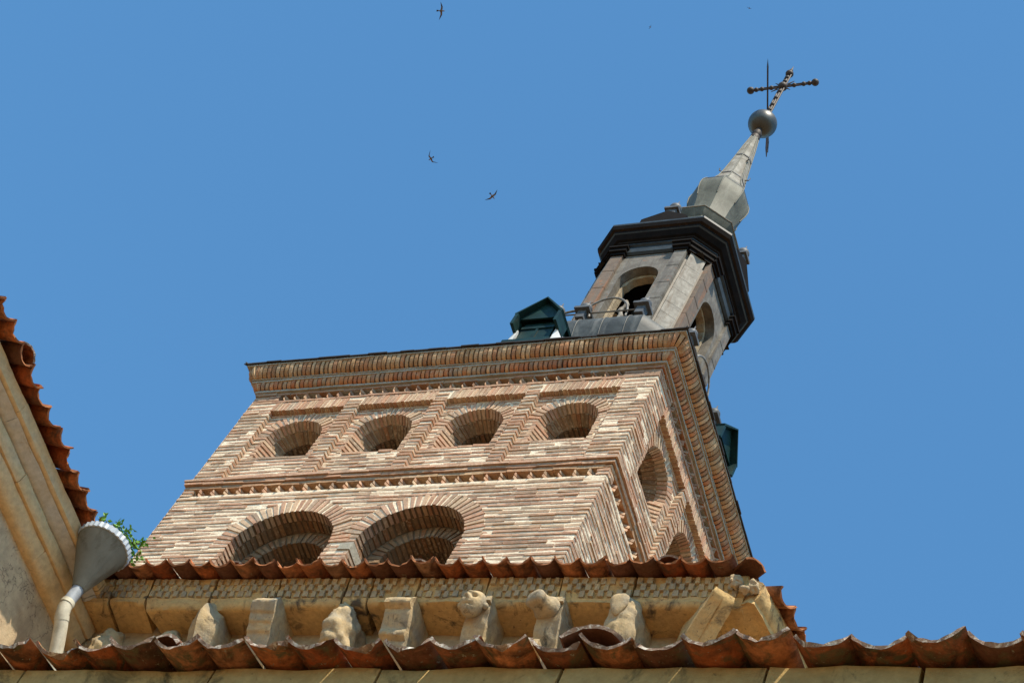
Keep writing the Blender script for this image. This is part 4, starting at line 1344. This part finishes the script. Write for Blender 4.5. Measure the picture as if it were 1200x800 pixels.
corbel('plain', rot(-9.38), 0.105, 14, 'plain corbel with horizontal grooves')
corbel('lump', rot(-8.70), 0.125, 15, 'badly worn shapeless corbel')
corbel('stepped', rot(-8.20), 0.11, 16, 'stepped corbel with stacked mouldings')
corbel('head', rot(-7.57), 0.12, 17, 'corbel carved as a human head')
corbel('muzzle', rot(-6.98), 0.12, 18, 'corbel carved as an animal muzzle')
corbel('leaf', rot(-6.38), 0.125, 19, 'rounded corbel with a leaf-like tip')
# diagonal corbel under the corner
b = MB()
path = [(2.505, 0.085, 14.085), (2.50, 0.09, 14.03), (2.465, 0.14, 13.985), (2.42, 0.19, 13.92), (2.34, 0.28, 13.78), (2.27, 0.37, 13.61), (2.21, 0.46, 13.42), (2.16, 0.52, 13.30)]
sd_ = Vector((0.80, 0.60, 0))
rr = []
for i, (x, y, z) in enumerate(path):
    w_ = 0.078 + 0.006 * i
    c_ = Vector((x, y, z)); dn = Vector((0, 0, -0.014 if i > 1 else 0))
    tp = Vector((x - 0.03, y + 0.04, ZS + 0.002)) if i < 7 else Vector((x, y + .02, ZS + 0.002))
    rr.append([c_ - sd_ * w_, c_ - sd_ * w_ * .55 + dn, c_ - sd_ * w_ * .12 + dn, c_ + Vector((0, 0, .008 if i > 1 else 0)), c_ + sd_ * w_ * .12 + dn, c_ + sd_ * w_ * .55 + dn, c_ + sd_ * w_, tp + sd_ * w_, tp - sd_ * w_])
b.loft(rr)
o = b.build('corbel', M['stone'], chap); o['label'] = 'large diagonal corbel carrying the outer corner'
weather(o, 0.03, 0.012, 7, 31, ang=50)
h = MB()
for (c_, r_) in (((2.535, 0.115, 14.245), .05), ((2.66, 0.15, 14.225), .042), ((2.60, 0.14, 14.19), .03)):
    h.ball(c_, r_, 18, 14)
ho = h.build('carved_heads', M['stone_pale'], o); weather(ho, .012, .03, 20, 33)

# roof of the chapel
hipd = (Vector((-1, 0, 0)) * 0.75 + Vector((0, 1, 0)) * 0.66)
rm = MB()
EZ = 14.30
def clip_front(u, s):
    x = XL - 0.2 + u; y = s * cos(SL)
    return x < XR + 0.02 - y * 0.9
tile_roof(rm, (XL - 0.2, 0.0, EZ), (1, 0, 0), (0, 1, 0), XR - XL + 0.25, 14, pitch=0.2, slope=SL, clip=clip_front)
sup = Vector((-cos(SIDE), sin(SIDE), 0))
P1 = Vector((XR + 0.115, 0.06, EZ - 0.0))
def clip_side(u, s): return u > s * 0.9
tile_roof(rm, P1, sdir, sup, 5.0, 8, pitch=0.2, slope=SL, clip=clip_side, ang=76, jit=1.4)
# under-roof bed so no light leaks between tiles far up the slope
rm.mat = 1
rm.face([(XL - .2, 0.22, EZ + 0.02), (XR - .2, 0.22, EZ + 0.02), (XR - 3.2, 3.6, EZ + 1.24), (XL - .2, 4.2, EZ + 1.46)])
e2 = P1 + sdir * 5
rm.face([(XR - .2, 0.22, EZ + 0.02), tuple(e2 + sup * .2 + Vector((0, 0, .05))), tuple(e2 + sup * 3 + Vector((0, 0, 1.08))), (XR - 3.2, 3.6, EZ + 1.24)])
rm.mat = 0
# hip cover tiles
for i in range(8):
    s0 = -0.02 + i * 0.33
    o_ = Vector((XR + 0.02, 0.05, EZ + 0.045)) + Vector((-0.72, 0.69, 0.25)) * s0
    cover_tile(rm, o_, (-0.72, 0.69, 0.27), (0, 0, 1), 0.42, 0.17, col=(0.13, 0.055, 0.03) if i == 0 else None)
ro = rm.build('roof', TM2, chap); smooth_by_angle(ro, 40)

# ================================================================== PORCH (near eave along the foot of the view)
PRR = radians(0.7)
por = empty('porch', (-3.5, 4.6, 0), PRR)
tag(por, 'low stone porch whose terracotta tile eave runs along the bottom', 'building')
pm = MB()
PZ = 7.548
tile_roof(pm, (-8.0, 0.0, PZ), (1, 0, 0), (0, 1, 0), 12.0, 11, pitch=0.2, slope=radians(17), ang=52, jit=1.15, front_jit=0.03)
pm.mat = 1
pm.face([(-8, 0.24, PZ + 0.03), (4, 0.24, PZ + 0.03), (4, 4.6, PZ + 1.36), (-8, 4.6, PZ + 1.36)])
po = pm.build('roof', TM3, por); smooth_by_angle(po, 40)
# cornice stones
xs = [-8.0, -6.6, -5.9, -4.9, -4.05, -3.2, -2.5, -1.2, -0.35, 0.4, 0.97, 2.0, 3.0, 4.0]
xs = [-8.0, -3.0, -2.25, -1.35, -0.62, 0.12, 0.9, 1.45, 2.08, 3.0, 4.0]
for i, (a, b_) in enumerate(zip(xs, xs[1:])):
    s = MB()
    prof = [(0.6, PZ - 0.36), (0.22, PZ - 0.34), (0.14, PZ - 0.24), (0.11, PZ - 0.12), (0.10, PZ + 0.02), (0.14, PZ + 0.045), (0.6, PZ + 0.1)]
    s.loft([[(a + .006, y, z) for y, z in prof], [(b_ - .006, y, z) for y, z in prof]])
    o = s.build('cornice_slab', M['stone_moss'], por)
    weather(o, 0.06, 0.010, 5, 60 + i, ang=60)
wb = MB()
wb.box(-8, 4, 0.32, 0.9, 0, PZ - 0.3)
wb.box(3.4, 4, 0.9, 4.6, 0, PZ + 0.1)
wb.build('wall', M['stone_pale'], por)

# loose cover tiles lying on the eaves
def loose(loc, along, nrm, label, length=0.42, width=0.22, col=None, edge=None):
    b = MB()
    cover_tile(b, (0, 0, 0), along, nrm, length, width, col=col)
    o = b.build('roof_tile', TM); o.location = loc
    smooth_by_angle(o, 40)
    tag(o, label, 'roof tile', 'loose cover tiles on the eaves')
DK = (0.16, 0.075, 0.05)
loose((-5.12, 4.61, 7.605), (0.25, 0.9, 0.30), (0, 0, 1), 'dark humped loose tile on the near eave beside the drainpipe', 0.42, 0.25, DK)
loose((-3.25, 4.62, 7.61), (-0.2, 0.93, 0.30), (0, 0, 1), 'dark humped loose tile on the near eave below the muzzle corbel', 0.42, 0.25, DK)
loose((-9.82, 8.99, 14.372), (0.1, 0.93, 0.34), (0, 0, 1), 'humped loose tile on the far eave under the left big arch', 0.42, 0.2, (0.30, 0.12, 0.07))
loose((-8.17, 9.04, 14.372), (-0.1, 0.93, 0.34), (0, 0, 1), 'humped grey brown tile on the far eave under the right big arch', 0.42, 0.21, (0.33, 0.2, 0.13))
loose((-6.10, 9.09, 14.372), (-0.1, 0.93, 0.34), (0, 0, 1), 'dark humped loose tile on the far eave near its right end', 0.42, 0.2, DK)

# ================================================================== WING on the left
wing = empty('church_wing', (-10.91, 8.5, 0))
tag(wing, 'plastered church wing with ochre moulded eave and terracotta tiles at the left', 'building')
wm = MB()
Y0, Y1 = -6.5, 0.95
wm.hexa([(-6, Y0, 0), (-0.39, Y0, 0), (-0.39, Y1, 0), (-6, Y1, 0), (-6, Y0, 14.2), (-0.39, Y0, 14.2), (-0.39, Y1, 14.2), (-6, Y1, 14.2)])
wo = wm.build('wall', M['plaster'], wing)
def band(name, prof, mat, seed, amp=0.007, y1=0.88):
    s = MB()
    y = Y0
    while y < y1 - 0.05:
        e = min(y + rnd.uniform(1.3, 2.2), y1)
        if y1 - e < 0.3: e = y1
        d = rnd.uniform(-0.004, 0.004)
        s.loft([[(x + 10.91 + d, y + .002, z) for x, z in prof], [(x + 10.91 + d, e - .002, z) for x, z in prof]])
        y = e
    o = s.build(name, mat, wing); weather(o, 0.045, amp, 5, seed, ang=45); return o
band('eave_fillet', [(-11.45, 14.17), (-11.05, 14.175), (-11.03, 14.19), (-11.025, 14.30), (-11.05, 14.325), (-11.45, 14.33)], M['band_ochre'], 71)
band('cove', [(-11.45, 14.10), (-11.145, 14.115), (-11.12, 14.13), (-11.06, 14.168), (-11.45, 14.168)], M['band_grey'], 72)
band('upper_band', [(-11.45, 13.975), (-11.165, 13.98), (-11.15, 14.0), (-11.148, 14.085), (-11.16, 14.108), (-11.45, 14.112)], M['band_ochre'], 73)
band('lower_band', [(-11.45, 13.83), (-11.245, 13.835), (-11.215, 13.86), (-11.20, 13.90), (-11.185, 13.972), (-11.45, 13.973)], M['band_ochre'], 74)
tm = MB()
tile_roof(tm, (0.0, Y0, 14.305), (0, 1, 0), (-1, 0, 0), 6.6, 10, pitch=0.2, slope=SL, ang=72, jit=1.5, front_jit=0.03)
tm.mat = 1
tm.face([(-0.24, Y0, 14.33), (-0.24, 0.2, 14.33), (-3.2, 0.2, 15.40), (-3.2, Y0, 15.40)])
to = tm.build('roof', TM2, wing); smooth_by_angle(to, 40)
loose((-10.90, 6.90, 14.40), (-0.93, 0.1, 0.34), (0, 0, 1), 'orange humped loose tile at the top of the left wing eave', 0.42, 0.2, (0.46, 0.15, 0.06))

# ================================================================== RAINWATER FUNNEL AND PIPE
dp = empty('drainpipe', (-10.80, 8.66, 13.3))
tag(dp, 'grey zinc rainwater funnel and bent pipe in the corner between wing and chapel', 'drainpipe')
b = MB()
def cring(c, r, n=40, amp=0.0, f=0):
    return [(c[0] + (r + amp * (1 if (k % 2) else 0)) * cos(2 * pi * k / n), c[1] + (r + amp * (1 if (k % 2) else 0)) * sin(2 * pi * k / n), c[2]) for k in range(n)]
top = (-0.06, 0.0, 0.93); bot = (-0.10, 0.10, 0.52)
b.loft([cring(bot, 0.055), cring((bot[0] + (top[0] - bot[0]) * .5, bot[1] + (top[1] - bot[1]) * .5, 0.725), 0.138), cring(top, 0.226)], cap0=False, cap1=False)
o = b.build('funnel', M['galv'], dp, True)
b = MB(); b.tube([(bot[0] + 0.054, bot[1] - 0.014, bot[2]), (bot[0] + (top[0] - bot[0]) * .5 + 0.135, bot[1] + (top[1] - bot[1]) * .5 - 0.03, 0.725), (top[0] + 0.222, top[1] - 0.04, top[2])], 0.005, 6)
b.build('seam', M['galv'], dp)
b = MB()
tz = top[2]
b.loft([cring((top[0], top[1], tz - .005), 0.226, 64), cring((top[0], top[1], tz), 0.231, 64, 0.008), cring((top[0], top[1], tz + .055), 0.233, 64, 0.009), cring((top[0], top[1], tz + .057), 0.21, 64), cring((top[0], top[1], tz - .01), 0.21, 64)], cap0=False, cap1=True)
b.build('rim', M['galv_rim'], dp)
b = MB()
b.tube([(-0.10, 0.10, 0.56), (-0.105, 0.105, 0.45), (-0.11, 0.11, 0.345)], 0.052, 16)
o = b.build('socket', M['pipe_grey'], dp); smooth_by_angle(o, 50)
b = MB()
b.tube([(-0.11, 0.11, 0.36), (-0.11, 0.115, 0.30), (-0.108, 0.14, 0.24), (-0.10, 0.19, 0.17), (-0.095, 0.25, 0.08), (-0.09, 0.31, -0.02), (-0.09, 0.40, -0.18), (-0.09, 0.50, -0.34)], 0.056, 16)
b.tube([(-0.108, 0.145, 0.235), (-0.104, 0.17, 0.20)], 0.060, 16)
b.tube([(-0.11, 0.11, 0.37), (-0.11, 0.11, 0.33)], 0.060, 16)
o = b.build('pipe', M['pipe'], dp); smooth_by_angle(o, 50)

# plant growing above the funnel
pl_ = empty('weed', (-10.89, 8.76, 14.36))
tag(pl_, 'small leafy green weed sprouting above the zinc funnel rim', 'plant')
lf = MB(); stm = MB()
for i in range(75):
    a = rnd.uniform(0, 2 * pi); l = rnd.uniform(0.12, 0.30)
    bx, by = rnd.uniform(-0.16, 0.10), rnd.uniform(-0.10, 0.16)
    tipv = Vector((bx + cos(a) * l * 0.55, by + sin(a) * l * 0.55, l * rnd.uniform(0.5, 0.9)))
    p0 = Vector((bx, by, 0)); p1 = p0.lerp(tipv, 0.55) + Vector((0, 0, 0.04))
    stm.tube([p0, p1, tipv], [0.005, 0.004, 0.002], 5)
    for k in range(15):
        t_ = rnd.uniform(0.3, 1.05)
        c_ = p0.lerp(tipv, t_) + Vector((rnd.uniform(-.035, .035), rnd.uniform(-.035, .035), rnd.uniform(-.02, .035)))
        dv = Vector((rnd.uniform(-1, 1), rnd.uniform(-1, 1), rnd.uniform(-0.2, 0.8))).normalized()
        sv = dv.orthogonal().normalized(); sv = Matrix.Rotation(rnd.uniform(0, 6.28), 3, dv) @ sv
        L_ = rnd.uniform(0.03, 0.055); W_ = L_ * 0.33
        nv = dv.cross(sv) * L_ * 0.12
        lf.face([c_, c_ + dv * L_ * .45 + sv * W_ + nv, c_ + dv * L_, c_ + dv * L_ * .45 - sv * W_ + nv])
lf.build('foliage', M['leaf'], pl_); stm.build('stem', M['stem'], pl_)

# ================================================================== BIRDS
def ray(px, py):
    return (cam_right * ((px - 600) / FPX) + cam_down * ((py - 400) / FPX) + cam_fwd).normalized()
def bird(px, py, dist, span, ang, fold, label, bank=0.0):
    """a gliding bird with one body-and-wings mesh; ang turns the wing line in the picture, fold bends the wings back."""
    b = MB()
    h = span / 2
    secs = [(-1.0, 0.02, -0.30 * fold - .02, .10), (-0.92, 0.05, -.26 * fold, .085), (-0.7, .13, -.12 * fold, .07), (-0.45, .20, .05 * fold, .05), (-0.2, .22, .03, .02), (-0.08, .26, 0, 0)]
    secs = secs + [(-a, c, s, z) for a, c, s, z in secs[::-1]]
    rings = []
    for (a, c, s, z) in secs:
        x = a * h
        rings.append([Vector((x, (s + c * .5) * h, z * h)), Vector((x, s * h, z * h + .018 * h)), Vector((x, (s - c * .5) * h, z * h)), Vector((x, s * h, z * h - .018 * h))])
    n = len(rings)
    for i in range(n - 1):
        b.mat = 1 if abs(secs[i][0] + secs[i + 1][0]) / 2 < 0.5 else 0
        b.loft([rings[i], rings[i + 1]], cap0=(i == 0), cap1=(i == n - 2))
    b.mat = 1
    body = [(0.42, .015), (0.36, .05), (0.28, .065), (0.2, .06), (0.05, .095), (-0.12, .085), (-0.28, .04)]
    b.loft([[Vector((r * h * cos(2 * pi * k / 10), y * h, r * h * .9 * sin(2 * pi * k / 10))) for k in range(10)] for y, r in body])
    b.mat = 0
    b.mesh([(-.03 * h, -.24 * h, .01 * h), (.03 * h, -.24 * h, .01 * h), (.12 * h, -.52 * h, 0), (0, -.56 * h, 0), (-.12 * h, -.52 * h, 0),
            (-.03 * h, -.24 * h, -.012 * h), (.03 * h, -.24 * h, -.012 * h), (.12 * h, -.52 * h, -.01 * h), (0, -.56 * h, -.01 * h), (-.12 * h, -.52 * h, -.01 * h)],
           [(0, 1, 2, 3, 4), (9, 8, 7, 6, 5), (0, 4, 9, 5), (1, 6, 7, 2), (2, 7, 8, 3), (3, 8, 9, 4)])
    b.mesh([(-.012 * h, .42 * h, .01 * h), (.012 * h, .42 * h, .01 * h), (0, .50 * h, -.01 * h), (0, .42 * h, -.015 * h)], [(0, 1, 2), (1, 3, 2), (3, 0, 2)])
    o = b.build('bird', [M['bird_dark'], M['bird_pale']])
    smooth_by_angle(o, 50)
    p = CAM_POS + ray(px, py) * dist
    o.location = p
    right = cam_right * cos(ang) - cam_down * sin(ang)
    # keep the bird's flight level: wing line flattened towards the horizontal, then banked
    up = Vector((0, 0, 1))
    rh = Vector((right.x, right.y, right.z * bank)).normalized()
    fw = up.cross(rh).normalized(); up2 = rh.cross(fw)
    mm = Matrix.Identity(3)
    for i, v in enumerate((rh, fw, up2)):
        for j in range(3): mm[j][i] = v[j]
    o.rotation_euler = mm.to_euler()
    tag(o, label, 'bird', 'birds circling in the blue sky')
bird(517, 13, 120, 0.95, radians(85), 0.6, 'dark bird with spread wings at the top edge of the sky', 1.0)
bird(505, 186, 120, 0.80, radians(-60), 1.8, 'bird with bent wings, left of the other two large birds', 0.9)
bird(577, 230, 120, 0.85, radians(40), 0.7, 'dark tilted bird, the lowest one in the sky', 1.0)
bird(762, 32, 330, 0.7, radians(60), 0.8, 'tiny distant bird speck left of and below the faintest one', 1.0)
bird(878, 10, 420, 0.9, radians(-20), 0.8, 'faintest bird speck near the top edge above the cross', 1.0)
